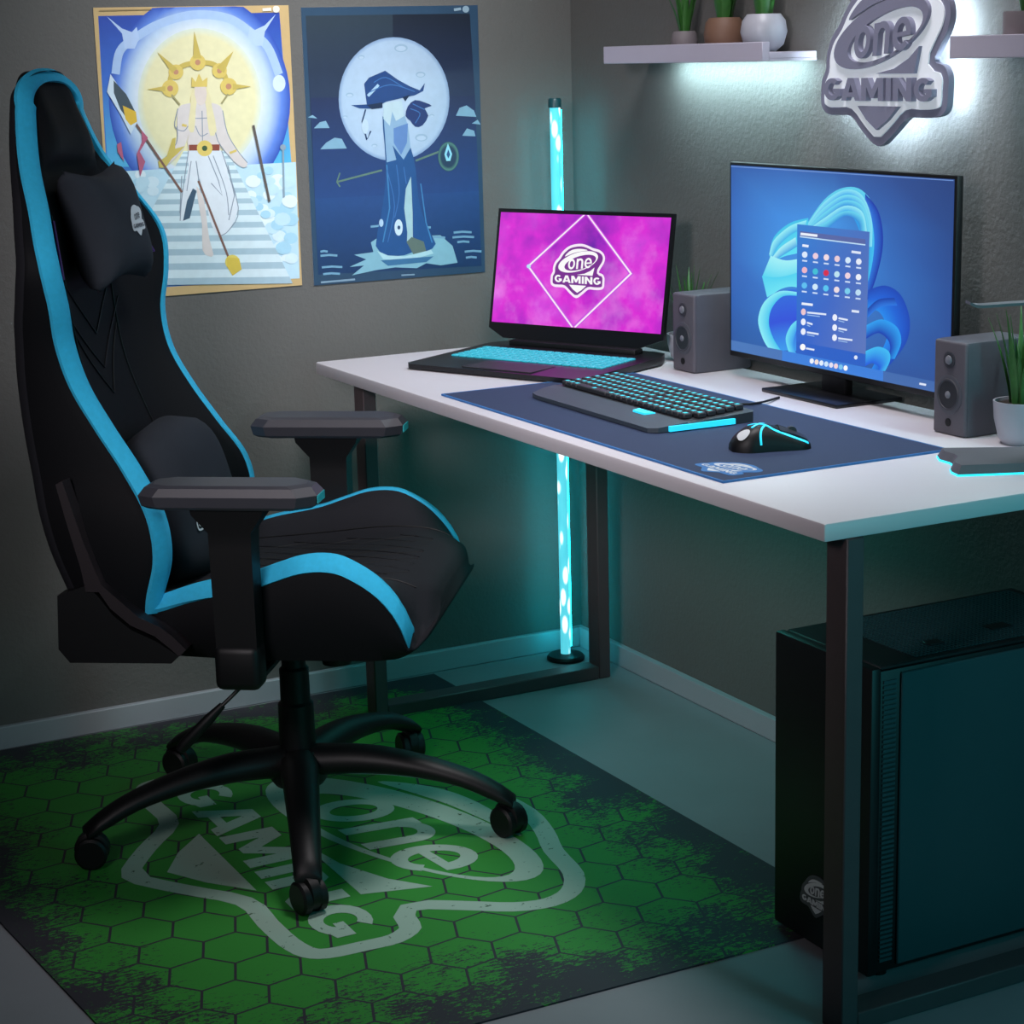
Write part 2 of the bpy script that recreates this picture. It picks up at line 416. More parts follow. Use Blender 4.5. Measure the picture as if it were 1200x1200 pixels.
def flat(bm, part, f, h0, h1, mi=0):
    """a filled outline given thickness h0..h1; f(u, v, h) -> point"""
    vs, fs = part[0], part[1]; _fc[0] = (_fc[0] + 1) % 5
    st = [(_fc[0] * 6e-5) + (part[2][i] if len(part) > 2 else 0) * 1.2e-5 for i in range(len(vs))]
    t = [bm.verts.new(f(u, v, h1 + st[i])) for i, (u, v) in enumerate(vs)]
    cnt = {}
    for q in fs:
        try: x = bm.faces.new([t[i] for i in q]); x.material_index = mi
        except ValueError: continue
        for i in range(len(q)):
            e = (q[i], q[(i + 1) % len(q)]); cnt[e] = 1
    if h1 != h0:
        b = {}
        for (i, j) in cnt:
            if (j, i) in cnt: continue
            for k in (i, j):
                if k not in b: b[k] = bm.verts.new(f(*vs[k], h0))
            try: x = bm.faces.new((t[i], t[j], b[j], b[i])); x.material_index = mi
            except ValueError: pass
def emblem(bm, f, mis, hs, shapes=True):
    """outer plate, inner field, raised shapes.  mis/hs = material index and heights of the three layers"""
    E_ = emblem_parts()
    if mis[0] is not None: flat(bm, E_['outer'], f, 0, hs[0], mis[0])
    if mis[1] is not None: flat(bm, E_['inner'], f, hs[0] * .5, hs[1], mis[1])
    for k in ('ring', 'dome', 'wedge', 'tip', 'one', 'gaming'):
        flat(bm, E_[k], f, hs[1] * .5, hs[2], mis[2])

# ------------------------------------------------------------------ pictures drawn as coloured shapes on a sheet
def homog(quad):
    """matrix taking drawing coordinates of a quad (TL,TR,BR,BL) to the unit square"""
    (x0, y0), (x1, y1), (x2, y2), (x3, y3) = quad
    dx1, dx2, dy1, dy2 = x1 - x2, x3 - x2, y1 - y2, y3 - y2
    sx, sy = x0 - x1 + x2 - x3, y0 - y1 + y2 - y3
    den = dx1 * dy2 - dx2 * dy1
    g = (sx * dy2 - dx2 * sy) / den; h = (dx1 * sy - sx * dy1) / den
    m = Matrix(((x1 - x0 + g * x1, x3 - x0 + h * x3, x0), (y1 - y0 + g * y1, y3 - y0 + h * y3, y0), (g, h, 1))).inverted()
    def f(x, y):
        v = m @ Vector((x, y, 1)); return (min(max(v.x / v.z, .002), .998), min(max(v.y / v.z, .002), .998))
    return f
class Painter:
    def __init__(s, quad, place, eps=.000012):
        s.H = homog(quad); s.place = place; s.V = []; s.F = []; s.C = []; s.MI = []; s.k = 0; s.eps = eps
    def v(s, p, c, raw=False):
        q = p if raw else s.H(*p); s.V.append(s.place(q[0], q[1], s.k * s.eps)); s.C.append((*lin(c), 1)); return len(s.V) - 1
    def up(s): s.k += 1
    def poly(s, pts, c, raw=False, sm=0, mi=0):
        s.up()
        if sm: pts = smooth(pts, sm)
        cs = c if isinstance(c, list) and not isinstance(c[0], float) else [c] * len(pts)
        idx = [s.v(p, cc, raw) for p, cc in zip(pts, cs)]
        for t in tessellate_polygon([[Vector((p[0], p[1], 0)) for p in pts]]): s.F.append([idx[i] for i in t]); s.MI.append(mi)
    def ribbon(s, A, B, cA, cB, k=5, mid=None):
        s.up()
        A = smooth(A, k, False); B = smooth(B, k, False)
        rows = [(0, cA), (1, cB)] if mid is None else [(0, cA), (mid[0], mid[1]), (1, cB)]
        prev = None
        for t, c in rows:
            row = [s.v((a[0] + (b[0] - a[0]) * t, a[1] + (b[1] - a[1]) * t), c) for a, b in zip(A, B)]
            if prev:
                for i in range(len(row) - 1): s.F.append([prev[i], prev[i + 1], row[i + 1], row[i]]); s.MI.append(0)
            prev = row
    def rings(s, c, radii, cols, asp=1.0, n=48):
        s.up(); prev = None
        for r, col in zip(radii, cols):
            row = [s.v((c[0] + r * math.cos(2 * PI * i / n), c[1] + r * asp * math.sin(2 * PI * i / n)), col) for i in range(n)]
            if prev:
                for i in range(n): s.F.append([prev[i], prev[(i + 1) % n], row[(i + 1) % n], row[i]]); s.MI.append(0)
            else: s.F.append(row); s.MI.append(0)
            prev = row
    def stroke(s, pts, w, c, sm=0):
        if sm: pts = smooth(pts, sm, False)
        s.up(); L, R = [], []
        for i, p in enumerate(pts):
            a = pts[max(i - 1, 0)]; b = pts[min(i + 1, len(pts) - 1)]
            d = Vector((b[0] - a[0], b[1] - a[1])); d = d.normalized() if d.length else Vector((1, 0))
            ww = w[0] + (w[1] - w[0]) * i / (len(pts) - 1) if isinstance(w, tuple) else w
            L.append(s.v((p[0] - d.y * ww / 2, p[1] + d.x * ww / 2), c)); R.append(s.v((p[0] + d.y * ww / 2, p[1] - d.x * ww / 2), c))
        for i in range(len(pts) - 1): s.F.append([L[i], L[i + 1], R[i + 1], R[i]]); s.MI.append(0)
    def disc(s, x, y, r, c, asp=1.0, n=20): s.poly([(x + r * math.cos(2 * PI * i / n), y + r * asp * math.sin(2 * PI * i / n)) for i in range(n)], c)
    def grid(s, cols, raw=True):
        s.up(); R = len(cols); Cn = len(cols[0]); ix = [[s.v((.0 + i / (Cn - 1), j / (R - 1)), cols[j][i], True) for i in range(Cn)] for j in range(R)]
        for j in range(R - 1):
            for i in range(Cn - 1): s.F.append([ix[j][i], ix[j][i+1], ix[j+1][i+1], ix[j+1][i]]); s.MI.append(0)
    def shape(s, part, f, c):
        s.up(); vs, fs = part[0], part[1]; idx = [s.v(f(u, v), c) for u, v in vs]
        for q in fs: s.F.append([idx[i] for i in q]); s.MI.append(0)
    def build(s, name, mats, parent=None):
        me = bpy.data.meshes.new(name); me.from_pydata([tuple(p) for p in s.V], [], s.F)
        at = me.color_attributes.new('Col', 'FLOAT_COLOR', 'POINT')
        for i, c in enumerate(s.C): at.data[i].color = c
        for x in mats: me.materials.append(x)
        for p, mi in zip(me.polygons, s.MI): p.material_index = mi
        o = bpy.data.objects.new(name, me); COL.objects.link(o)
        if parent: o.parent = parent
        return o

# ================================================================== THE ROOM
def struct(name, bm, m):
    o = obj(name, bm, m); o['kind'] = 'structure'; return o
b = NB(); box(b, -3.2, .1, -4.6, .1, -.1, 0); struct('floor', b, M['floor'])
b = NB(); box(b, -3.2, .1, 0, .1, 0, 2.5); struct('wall_left', b, M['wall'])
b = NB(); box(b, 0, .1, -4.6, 0, 0, 2.5); struct('wall_right', b, M['wall'])
b = NB(); box(b, -3.2, 0, -.015, 0, 0, .0485, .002, 1); struct('baseboard_left', b, M['baseboard'])
b = NB(); box(b, -.015, 0, -4.6, -.015, 0, .0485, .002, 1); struct('baseboard_right', b, M['baseboard'])

# ================================================================== FLOOR MAT
fm = thing('floor_mat', 'green hexagon patterned floor mat with worn pale emblem lying under the gaming chair', 'floor mat', (-1, -.8, 0))
MQ = [(-.403, -.03), (-.378, -1.582), (-1.53, -1.572), (-1.66, -.022)]
b = NB(); prism(b, [(x + 1, y + .8) for x, y in MQ], lambda x, y: (x, y, 0), lambda x, y: (x, y, .003))
hx = obj('mat_sheet', b, M['hex'], fm)
S = .93
def matmap(u, v, h): return (-.215 + v * S, -.02 - u * S, .003 + h)
b = NB(); E_ = emblem_parts()
for k in ('band', 'ring', 'dome', 'wedge', 'tip'): flat(b, E_[k], matmap, .0003, .0003)
# thin outlined letters
def stroke2d(b, pts, w, f, h):
    L = []
    for i, p in enumerate(pts):
        a = pts[max(i - 1, 0)]; c = pts[min(i + 1, len(pts) - 1)]
        d = Vector((c[0] - a[0], c[1] - a[1])).normalized(); L.append([b.verts.new(f(p[0] - d.y * w / 2, p[1] + d.x * w / 2, h)), b.verts.new(f(p[0] + d.y * w / 2, p[1] - d.x * w / 2, h))])
    for q, r in zip(L, L[1:]): b.faces.new((q[0], q[1], r[1], r[0]))
flat(b, E_['one'], matmap, .0006, .0006); flat(b, E_['gaming'], matmap, .0006, .0006)
obj('emblem_print', b, M['matprint'], fm)

# ================================================================== DESK
dk = thing('desk', 'white desk top on dark steel frame standing along the right wall', 'desk', (-.35, -.99, 0))
def dl(bm): bmesh.ops.translate(bm, verts=bm.verts, vec=(.35, .99, 0)); return bm
b = NB(); box(b, -.684, -.02, -1.871, -.103, .724, .75, .004, 2); obj('tabletop', dl(b), M['desk'], dk)
for y0 in (-.258, -1.871):
    y1 = y0 + .047; lab = 'near' if y0 < -1 else 'far'
    for x0 in (-.646, -.102):
        b = NB(); box(b, x0, x0 + .029, y0, y1, .0, .724, .002, 1); obj('leg', dl(b), M['frame'], dk)
    b = NB(); box(b, -.617, -.102, y0, y1, 0, .029, .002, 1); obj('floor_rail', dl(b), M['frame'], dk)

# ================================================================== TUBE LAMP
tl = thing('tube_lamp', 'slim glowing cyan tube lamp standing in the corner behind the desk', 'lamp', (-.09, -.083, 0))
b = NB(); lathe(b, [(0, 0), (.043, 0), (.044, .006), (.04, .011), (.016, .014), (.0, .014)]); obj('base', b, M['plastic'], tl)
b = NB(); lathe(b, [(0, .014), (.0115, .014), (.0115, 1.25), (0, 1.25)], n=20); obj('light_tube', b, M['tube'], tl)
b = NB(); lathe(b, [(0, 1.25), (.0145, 1.25), (.0145, 1.266), (.012, 1.27), (0, 1.27)], n=20); obj('cap', b, M['tubecap'], tl)
b = NB(); box(b, .0118, .0150, -.003, .003, .03, 1.245); box(b, -.003, .003, .0118, .0150, .03, 1.245); obj('added_glow_strip', b, M['tubeglow'], tl)  # added glowing strips behind the tube, boosting its light on the walls

# ================================================================== POSTERS
def poster_mesh(name, x0, x1, z0, z1, draw, quad, label):
    place = lambda s, t, h: (x0 + (x1 - x0) * s, -.0025 - h, z1 + (z0 - z1) * t)
    p = Painter(quad, place); draw(p)
    o = p.build(name, [M['posterpaint'], M['white']])
    bm = bmesh.new(); bm.from_mesh(o.data); k = len(bm.faces)
    vs0 = [bm.verts.new((x, y, z)) for x in (x0, x1) for y in (-.0025, -.0005) for z in (z0, z1)]
    for q in ((0, 1, 3, 2), (4, 6, 7, 5), (0, 4, 5, 1), (2, 3, 7, 6), (0, 2, 6, 4), (1, 5, 7, 3)):
        f = bm.faces.new([vs0[i] for i in q]); f.material_index = 1
    bm.to_mesh(o.data); bm.free()
    return tag(o, label, 'poster')
def poster_sun(p):
    p.poly([(0, 0), (1, 0), (1, 1), (0, 1)], '#c9ac78', raw=True)
    p.poly([(85, 60), (820, 55), (885, 1120), (110, 1160)], '#3f79c4')
    p.poly([(85, 60), (820, 55), (838, 330), (95, 330)], ['#2b47a8', '#2b47a8', '#3f6fcb', '#3f6fcb'])
    p.poly([(95, 330), (838, 330), (862, 660), (110, 660)], ['#3f6fcb', '#3f6fcb', '#58b6e0', '#58b6e0'])
    # halo, rays
    p.rings((490, 400), [230, 290, 335, 370], ['#eaf0ee', '#b9d2ec', '#5f86da', '#2f4fb2'], 1.15)
    def arc(pts, w, c): p.stroke(pts, w, c, 6)
    arc([(150, 290), (170, 200), (230, 150), (330, 95), (470, 60), (610, 75), (700, 130), (770, 190), (815, 300)], 34, '#a9c6ec')
    p.poly([(120, 62), (180, 110), (220, 125), (240, 105), (250, 150), (230, 190), (190, 190), (180, 130)], '#b4cdf0')
    p.poly([(805, 62), (760, 105), (715, 125), (700, 110), (690, 150), (715, 185), (750, 185), (760, 130)], '#b4cdf0')
    p.disc(815, 335, 26, '#d0e2f4', 1.3)
    p.rings((490, 400), [0.1, 225, 252], ['#e8e3b8', '#e6e2b4', '#d8e4d6'], 1.14)
    # clouds
    rnd = random.Random(3)
    p.poly([(110, 680), (880, 650), (890, 1120), (118, 1150)], '#bfe0ef')
    for i in range(110):
        x = rnd.choice([rnd.uniform(130, 330), rnd.uniform(690, 860)]); y = rnd.uniform(680, 1080)
        p.disc(x, y, rnd.uniform(14, 34), rnd.choice(['#d6ecf6', '#c2e2f0', '#e2f2f8', '#a9d6ea']), .8, 12)
    # stairs
    n = 13
    for i in range(n):
        t0 = (i / n) ** 1.5; t1 = ((i + .55) / n) ** 1.5; t2 = ((i + 1) / n) ** 1.5
        def e(t): return (420 - 330 * t * .95, 600 + 540 * t, 600 + 260 * t)
        a, bb, c = e(t0), e(t1), e(t2)
        p.poly([(max(a[0], 112), a[1]), (a[2], a[1]), (bb[2], bb[1]), (max(bb[0], 112), bb[1])], '#d6eaf0')
        p.poly([(max(bb[0], 112), bb[1]), (bb[2], bb[1]), (c[2], c[1]), (max(c[0], 112), c[1])], '#a9c4d0')
    # sun crown
    g = '#c9b45a'; g2 = '#dcc568'
    arc([(370, 370), (375, 300), (420, 262), (480, 250), (545, 255), (590, 295), (605, 350)], 20, g)
    for x, y, r in ((370, 350, 34), (395, 285, 30), (484, 248, 32), (572, 282, 30), (608, 345, 34)): p.disc(x, y, r, g2); p.disc(x, y, r * .35, '#c08b6c')
    p.poly([(472, 125), (500, 232), (466, 232)], g); p.poly([(320, 205), (400, 270), (380, 290)], g); p.poly([(630, 205), (590, 292), (560, 268)], g)
    p.poly([(275, 352), (350, 340), (350, 362)], g); p.poly([(700, 346), (625, 334), (625, 358)], g)
    p.stroke([(375, 375), (408, 415)], 7, '#a09a6a'); p.stroke([(605, 375), (578, 412)], 7, '#a09a6a')
    # robed figure
    skin = '#d9d3cf'; robe = '#dbe5ec'; ln = '#8a97a6'
    p.poly([(400, 430), (430, 412), (470, 408), (520, 408), (560, 415), (582, 440), (600, 530), (640, 600), (680, 650), (665, 670), (620, 640), (560, 560), (552, 545), (570, 600), (440, 600), (445, 530), (420, 590), (360, 650), (330, 640), (390, 570), (395, 500)], skin, sm=2)
    p.poly([(440, 600), (575, 600), (600, 700), (640, 830), (600, 920), (560, 945), (530, 900), (505, 800), (480, 700), (470, 760), (440, 860), (400, 880), (410, 780), (440, 660)], robe, sm=2)
    p.poly([(470, 760), (440, 870), (412, 880), (430, 800), (455, 750)], '#3f566c')
    p.poly([(470, 740), (500, 800), (512, 900), (520, 960), (535, 1020), (515, 1025), (490, 1000), (490, 900), (478, 820)], skin, sm=2)
    for l_ in ([(400, 430), (385, 500), (420, 520), (440, 500)], [(582, 440), (600, 530), (640, 600), (680, 650)], [(440, 600), (410, 780), (400, 880)], [(575, 600), (640, 830), (600, 920), (560, 945)], [(470, 500), (490, 540), (520, 530)], [(460, 470), (500, 470), (535, 468)], [(395, 500), (390, 570), (330, 640)], [(545, 460), (560, 560), (620, 640)], [(540, 620), (590, 760), (600, 860)], [(450, 640), (430, 760)], [(498, 440), (498, 560)]): p.stroke(l_, 3.5, ln, 4)
    p.stroke([(520, 620), (560, 720), (575, 780), (530, 730)], 4, ln); p.stroke([(470, 640), (480, 720)], 4, ln); p.stroke([(600, 660), (625, 780), (600, 880)], 4, ln)
    p.stroke([(410, 700), (400, 850)], 4, ln)
    p.poly([(442, 575), (568, 575), (566, 600), (442, 598)], '#8d4636'); p.disc(506, 590, 32, g2); p.disc(506, 590, 11, '#3f5a3a')
    p.poly([(462, 350), (520, 350), (540, 430), (556, 520), (530, 540), (518, 470), (510, 400), (478, 400), (470, 470), (462, 525), (440, 510), (450, 430)], '#e4dcae', sm=2)
    p.poly([(470, 345), (515, 345), (514, 400), (495, 418), (476, 405)], '#ded2c8', sm=2)
    p.poly([(456, 345), (458, 305), (474, 325), (488, 292), (502, 322), (522, 308), (520, 345)], g2)
    p.poly([(315, 640), (350, 620), (375, 550), (388, 545), (385, 590), (425, 580), (395, 610), (370, 630), (345, 665), (318, 665)], '#c8b65c')
    p.stroke([(415, 495), (434, 500)], 10, g2); p.stroke([(608, 610), (636, 600)], 9, g2)
    # spear
    p.stroke([(225, 485), (410, 765)], 9, '#7d5a50'); p.stroke([(478, 720), (600, 1040)], 9, '#7d5a50')
    p.poly([(128, 290), (200, 400), (240, 470), (205, 530), (165, 450), (112, 360)], '#cfe2f0')
    p.poly([(140, 315), (190, 370), (225, 440), (205, 490), (165, 430), (140, 365)], '#46525c'); p.poly([(175, 415), (228, 440), (232, 480), (205, 495), (185, 470)], '#e0b93c')
    p.poly([(250, 515), (275, 545), (240, 600), (262, 640), (240, 700), (228, 610), (250, 560)], '#b8607e')
    p.poly([(148, 570), (165, 560), (175, 640), (150, 600)], '#b8607e')
    p.disc(612, 1050, 30, '#e2cf62'); p.poly([(590, 1030), (640, 1035), (650, 1080), (612, 1105), (590, 1070)], '#d9c04c')
    p.stroke([(706, 500), (768, 808)], 10, '#5e5450'); p.stroke([(826, 580), (828, 790)], 7, '#8aa0b0'); p.disc(826, 590, 12, '#8aa0b0')
    p.stroke([(90, 38), (300, 36)], 4, '#a98f62'); p.disc(805, 42, 14, '#e6e2d6'); p.stroke([(750, 44), (785, 42)], 12, '#e6e2d6')
poster_mesh('poster', -1.075, -.665, .90, 1.475, poster_sun, [(65, 27), (857, 27), (900, 1148), (120, 1200)],
            'gold bordered poster of a robed figure before a sun, hung beside the chair backrest')
def poster_moon(p):
    p.poly([(0, 0), (1, 0), (1, 1), (0, 1)], '#2a4660', raw=True)
    p.poly([(72, 62), (752, 62), (790, 1105), (110, 1130)], '#1c2b47')
    p.poly([(72, 62), (432, 62), (432, 400), (88, 400)], ['#2a3844', '#2a3844', '#22304c', '#22304c'])
    p.poly([(432, 62), (752, 62), (770, 400), (432, 400)], ['#171f2e', '#171f2e', '#1d2b4c', '#1d2b4c'])
    p.poly([(88, 400), (770, 400), (782, 800), (100, 820)], ['#1e2a50', '#1b274c', '#22427a', '#22427a'])
    p.poly([(100, 815), (782, 795), (790, 1105), (110, 1130)], ['#23477e', '#23477e', '#17355c', '#17355c'])
    p.rings((434, 410), [.1, 215, 230], ['#b2c8dc', '#a6bfd6', '#7f9cc0'], 1.11)
    for x, y, r in ((465, 200, 28), (545, 310, 20), (300, 235, 14), (250, 390, 16), (545, 570, 26), (590, 480, 10), (350, 600, 12), (230, 480, 10)):
        p.disc(x, y, r, '#93afc6', .6); p.disc(x, y + 2, r * .75, '#aec5d9', .5)
    cl = '#7ba6bd'
    for pts in ([(125, 612), (150, 585), (185, 565), (215, 570), (235, 610)], [(100, 525), (125, 500), (150, 495), (165, 525)], [(690, 482), (705, 450), (735, 440), (765, 462), (775, 488)], [(715, 565), (735, 535), (765, 545), (770, 568)], [(755, 515), (780, 500), (795, 520)], [(75, 480), (95, 470), (115, 485)]): p.poly(pts, cl)
    # reflections on the water
    p.poly([(330, 1000), (360, 980), (620, 975), (670, 1020), (690, 1090), (620, 1100), (560, 1090), (520, 1110), (430, 1105), (350, 1115), (250, 1135), (300, 1095), (240, 1100), (310, 1070), (260, 1050), (340, 1040)], '#7fb2c2')
    for x0, x1, y in ((330, 400, 935), (500, 580, 942), (550, 640, 985), (675, 750, 965), (670, 760, 985), (690, 740, 1005), (720, 790, 1045), (725, 770, 1070), (120, 190, 1052), (125, 210, 1100), (130, 200, 1128), (120, 150, 1035)): p.stroke([(x0, y), ((x0 + x1) / 2, y - 3), (x1, y)], 9, '#6f9fba')
    # staff
    p.stroke([(192, 748), (380, 702)], 8, '#5c7a6c'); p.stroke([(520, 665), (630, 625)], 8, '#5c7a6c'); p.stroke([(205, 710), (192, 748), (205, 768)], 6, '#5c7a6c')
    p.rings((657, 650), [30, 40, 44], ['#203a54', '#4f7f74', '#203a54'], 1.4); p.poly([(655, 595), (672, 640), (664, 668), (648, 668), (640, 640)], '#8fd4e4'); p.poly([(656, 620), (664, 642), (656, 658), (649, 642)], '#1b4a7c')
    # cloaked lady
    dress = '#1f4f86'; drs2 = '#173c6c'; skin = '#9fc3c8'
    p.poly([(385, 480), (420, 520), (470, 560), (500, 610), (520, 700), (530, 820), (560, 930), (600, 1010), (560, 1040), (510, 1040), (470, 1055), (400, 1055), (350, 1015), (375, 880), (395, 740), (392, 600)], dress, sm=2)
    p.poly([(388, 450), (465, 440), (490, 520), (500, 610), (470, 660), (425, 600), (440, 660), (400, 670)], '#86a9c6', sm=1)
    p.poly([(430, 530), (490, 510), (485, 590), (460, 640), (430, 590)], '#5c82b8')
    p.poly([(500, 730), (505, 880), (505, 980), (530, 1030), (505, 1025), (480, 1000), (482, 960), (470, 860), (478, 780)], skin, sm=1)
    p.poly([(478, 1000), (500, 980), (550, 1000), (560, 1040), (510, 1060)], '#5c7068', sm=1)
    p.stroke([(400, 680), (410, 860), (380, 1000)], 5, '#3f7fb2'); p.stroke([(540, 760), (560, 920), (585, 1005)], 5, '#3f7fb2')
    p.disc(446, 940, 17, '#c6dde8', 2.0); p.disc(447, 940, 6, '#1c3c66', 1.4); p.disc(374, 920, 9, '#a6c4da', 1.8)
    p.poly([(355, 1035), (400, 1055), (470, 1060), (580, 1035), (590, 1050), (480, 1080), (380, 1070)], '#a8d2da')
    p.poly([(370, 1075), (590, 1062), (560, 1085), (400, 1098)], '#3a6e96')
    # hair and hat
    p.poly([(490, 440), (520, 415), (560, 425), (590, 440), (560, 450), (575, 480), (550, 520), (520, 525), (500, 500), (480, 480)], '#1d3168', sm=2)
    p.poly([(390, 425), (465, 415), (475, 480), (440, 500), (425, 460), (415, 520), (388, 490)], '#b4cdd6')
    p.poly([(255, 432), (320, 430), (310, 345), (330, 320), (398, 292), (450, 330), (500, 358), (540, 375), (562, 345), (555, 378), (520, 395), (470, 405), (400, 420), (350, 448), (290, 446)], '#1c3f78', sm=1)
    p.poly([(320, 432), (385, 422), (385, 445), (340, 450)], '#0f2344'); p.poly([(468, 402), (500, 392), (480, 420)], '#0f2344')
    p.stroke([(325, 395), (370, 350)], 12, '#9fc0d8'); p.stroke([(315, 450), (300, 500), (318, 575), (335, 540)], 6, '#16305c'); p.disc(312, 520, 14, '#b6cddd', 2.2); [p.stroke(l_, 4, '#3a6aa6', 4) for l_ in ([(400, 700), (430, 850), (400, 1000)], [(440, 680), (450, 800), (430, 900)], [(470, 690), (480, 760)], [(350, 340), (400, 320), (470, 360)], [(330, 380), (420, 350), (520, 380)], [(500, 450), (540, 470), (520, 510)], [(510, 430), (560, 455)])]
    p.disc(735, 44, 14, '#8fa8b8'); p.stroke([(686, 46), (715, 42)], 11, '#8fa8b8'); p.stroke([(120, 1162), (262, 1152)], 8, '#7f9cb0'); p.stroke([(455, 1138), (510, 1136)], 6, '#7f9cb0')
poster_mesh('poster', -.638, -.230, .897, 1.47, poster_moon, [(53, 28), (785, 28), (805, 1130), (92, 1175)],
            'dark blue poster of a lady in a wide hat before a full moon')

# ================================================================== SHELVES, SIGN
def shelf(y1, y0, label):
    t = thing('wall_shelf', label, 'shelf', (0, (y0 + y1) / 2, 1.341)); c = (y0 + y1) / 2
    b = NB(); box(b, -.104, 0, y0 - c, y1 - c, .0045, .0165, .001, 1); box(b, -.104, 0, y0 - c, y0 - c + .008, 0, .0045); obj('board', b, M['shelf'], t)
    b = NB(); box(b, -.120, -.104, y0 - c, y1 - c, 0, .0345, .001, 1); obj('front_panel', b, M['shelf'], t)
    return t, c
t, c = shelf(-.347, -.911, 'lilac white wall shelf on the left of the emblem sign with three potted plants')
b = NB(); box(b, -.050, -.038, -.911 - c + .02, -.45 - c, .0005, .0045); obj('light_strip', b, M['shelfled'], t)
t, c = shelf(-1.424, -2.0, 'lilac white wall shelf end on the right of the emblem sign at the picture edge')
b = NB(); box(b, -.050, -.038, -1.97 - c, -1.56 - c, .0005, .0045); obj('light_strip', b, M['shelfled'], t)

sg = thing('wall_sign', 'grey backlit emblem sign with raised lettering mounted between the two wall shelves', 'sign', (-.032, -1.166, 1.25))
SW = .350
def signmap(u, v, h): return (-h, -u * SW, v * SW)
b = NB(); E_ = emblem_parts(); flat(b, E_['outer'], signmap, .004, .016); flat(b, E_['outer'], signmap, .004, .004); obj('back_plate', b, M['sign'], sg)
b = NB(); flat(b, E_['inner'], signmap, .016, .019); obj('face_plate', b, M['signw'], sg)
b = NB()
for k in ('ring', 'dome', 'wedge', 'tip'): flat(b, E_[k], signmap, .019, .026)
obj('raised_shield', b, M['sign'], sg)
for k in ('one', 'gaming'): b = NB(); flat(b, E_[k], signmap, .019, .030); obj('raised_word', b, M['sign'], sg)
b = NB()
shr = [(u * .90, .26 + (v - .26) * .88) for u, v in smooth(OUTER, 2)]
pts = [signmap(u, v, 0) for u, v in shr]; pts.append(pts[0])
loft(b, [[(-.0035, y - .003, z), (-.0035, y + .003, z), (-.0005, y + .003, z), (-.0005, y - .003, z)] for x, y, z in pts], cap=False)
obj('backlight', b, M['signled'], sg)
for y, z in ((-.08, .05), (.08, .05), (0, .20)):
    b = NB(); cyl(b, (-.004, y, z), (.0319, y, z), .004, n=12); obj('standoff', b, M['frame'], sg)

# ================================================================== PLANTS
def plant(loc, prof, potm, leaves, label, group=None, rng=1, name='potted_plant'):
    t = thing(name, label, 'plant', loc, 0, group); rnd = random.Random(rng)
    b = NB(); lathe(b, prof, n=36); pot = obj('pot', b, potm, t)
    zt = max(z for r, z in prof); rt = max(r for r, z in prof if z > zt - .003) * .9
    b = NB(); lathe(b, [(0, zt - .006), (rt * .93, zt - .006), (rt * .93, zt - .0045), (0, zt - .0035)], n=20); obj('soil', b, M['soil'], t)
    n, hmin, hmax, spread, w = leaves
    for i in range(n):
        a = 2 * PI * i / n * 1.618 * 2 + rnd.uniform(-.3, .3); h = rnd.uniform(hmin, hmax); lean = spread * (.25 + .75 * i / n) * rnd.uniform(.8, 1.1)
        r0 = rt * .45 * (i / n + .15); d = Vector((math.cos(a), math.sin(a), 0)); s = Vector((-d.y, d.x, 0))
        b = NB(); rings = []
        for k in range(9):
            q = k / 8; c_ = d * (r0 + lean * q ** 1.6) + Vector((0, 0, zt - .005 + h * q)); ww = w * (1 - q ** 2.2) * (.75 + .5 * math.sin(PI * min(q * 1.4, 1))) + .0004
            th = ww * .35 + .0003
            rings.append([c_ + s * ww + d * th * .5, c_ + d * (-th * .2), c_ - s * ww + d * th * .5, c_ + d * (th * 1.4)])
        loft(b, rings); obj('leaf', b, M['leaf'], t, angle=70)
    return t
G = 'potted plants on the left wall shelf'
ZS = 1.3578
plant((-.055, -.551, ZS), [(0, 0), (.019, 0), (.025, .012), (.0268, .024), (.024, .038), (.021, .043), (.019, .043), (.019, .03), (0, .03)], M['pot_g'], (13, .08, .12, .045, .0048), 'smallest potted plant in a dark grey pot, leftmost on the wall shelf', G, 2)
plant((-.055, -.692, ZS), [(0, 0), (.028, 0), (.037, .014), (.0395, .034), (.036, .056), (.029, .065), (.027, .065), (.026, .05), (0, .05)], M['pot_b'], (18, .07, .11, .035, .0075), 'potted plant in a brown round pot between the grey pot and the white pot', G, 3)
plant((-.055, -.822, ZS), [(0, 0), (.022, 0), (.037, .013), (.0435, .036), (.040, .056), (.031, .068), (.029, .068), (.028, .05), (0, .05)], M['pot_w'], (18, .07, .12, .035, .0075), 'potted plant in a white round pot at the right end of the left wall shelf', G, 4)
plant((-.058, -1.545, ZS), [(0, 0), (.044, 0), (.046, .004), (.046, .052), (.043, .052), (.042, .04), (0, .04)], M['pot_g2'], (18, .07, .11, .035, .0075), 'potted plant in a straight taupe pot on the right wall shelf', None, 5)
plant((-.105, -1.595, .7501), [(0, 0), (.026, 0), (.033, .01), (.040, .04), (.042, .068), (.039, .068), (.037, .05), (0, .05)], M['pot_w'], (18, .09, .155, .05, .006), 'spiky aloe in a white pot on the desk beside the right speaker', None, 6)
plant((-.050, -.553, .7501), [(0, 0), (.030, 0), (.037, .01), (.043, .035), (.0445, .055), (.041, .055), (.040, .045), (0, .045)], M['pot_w'], (15, .11, .145, .050, .0045), 'green spiky plant in a white pot behind the left speaker', None, 8)

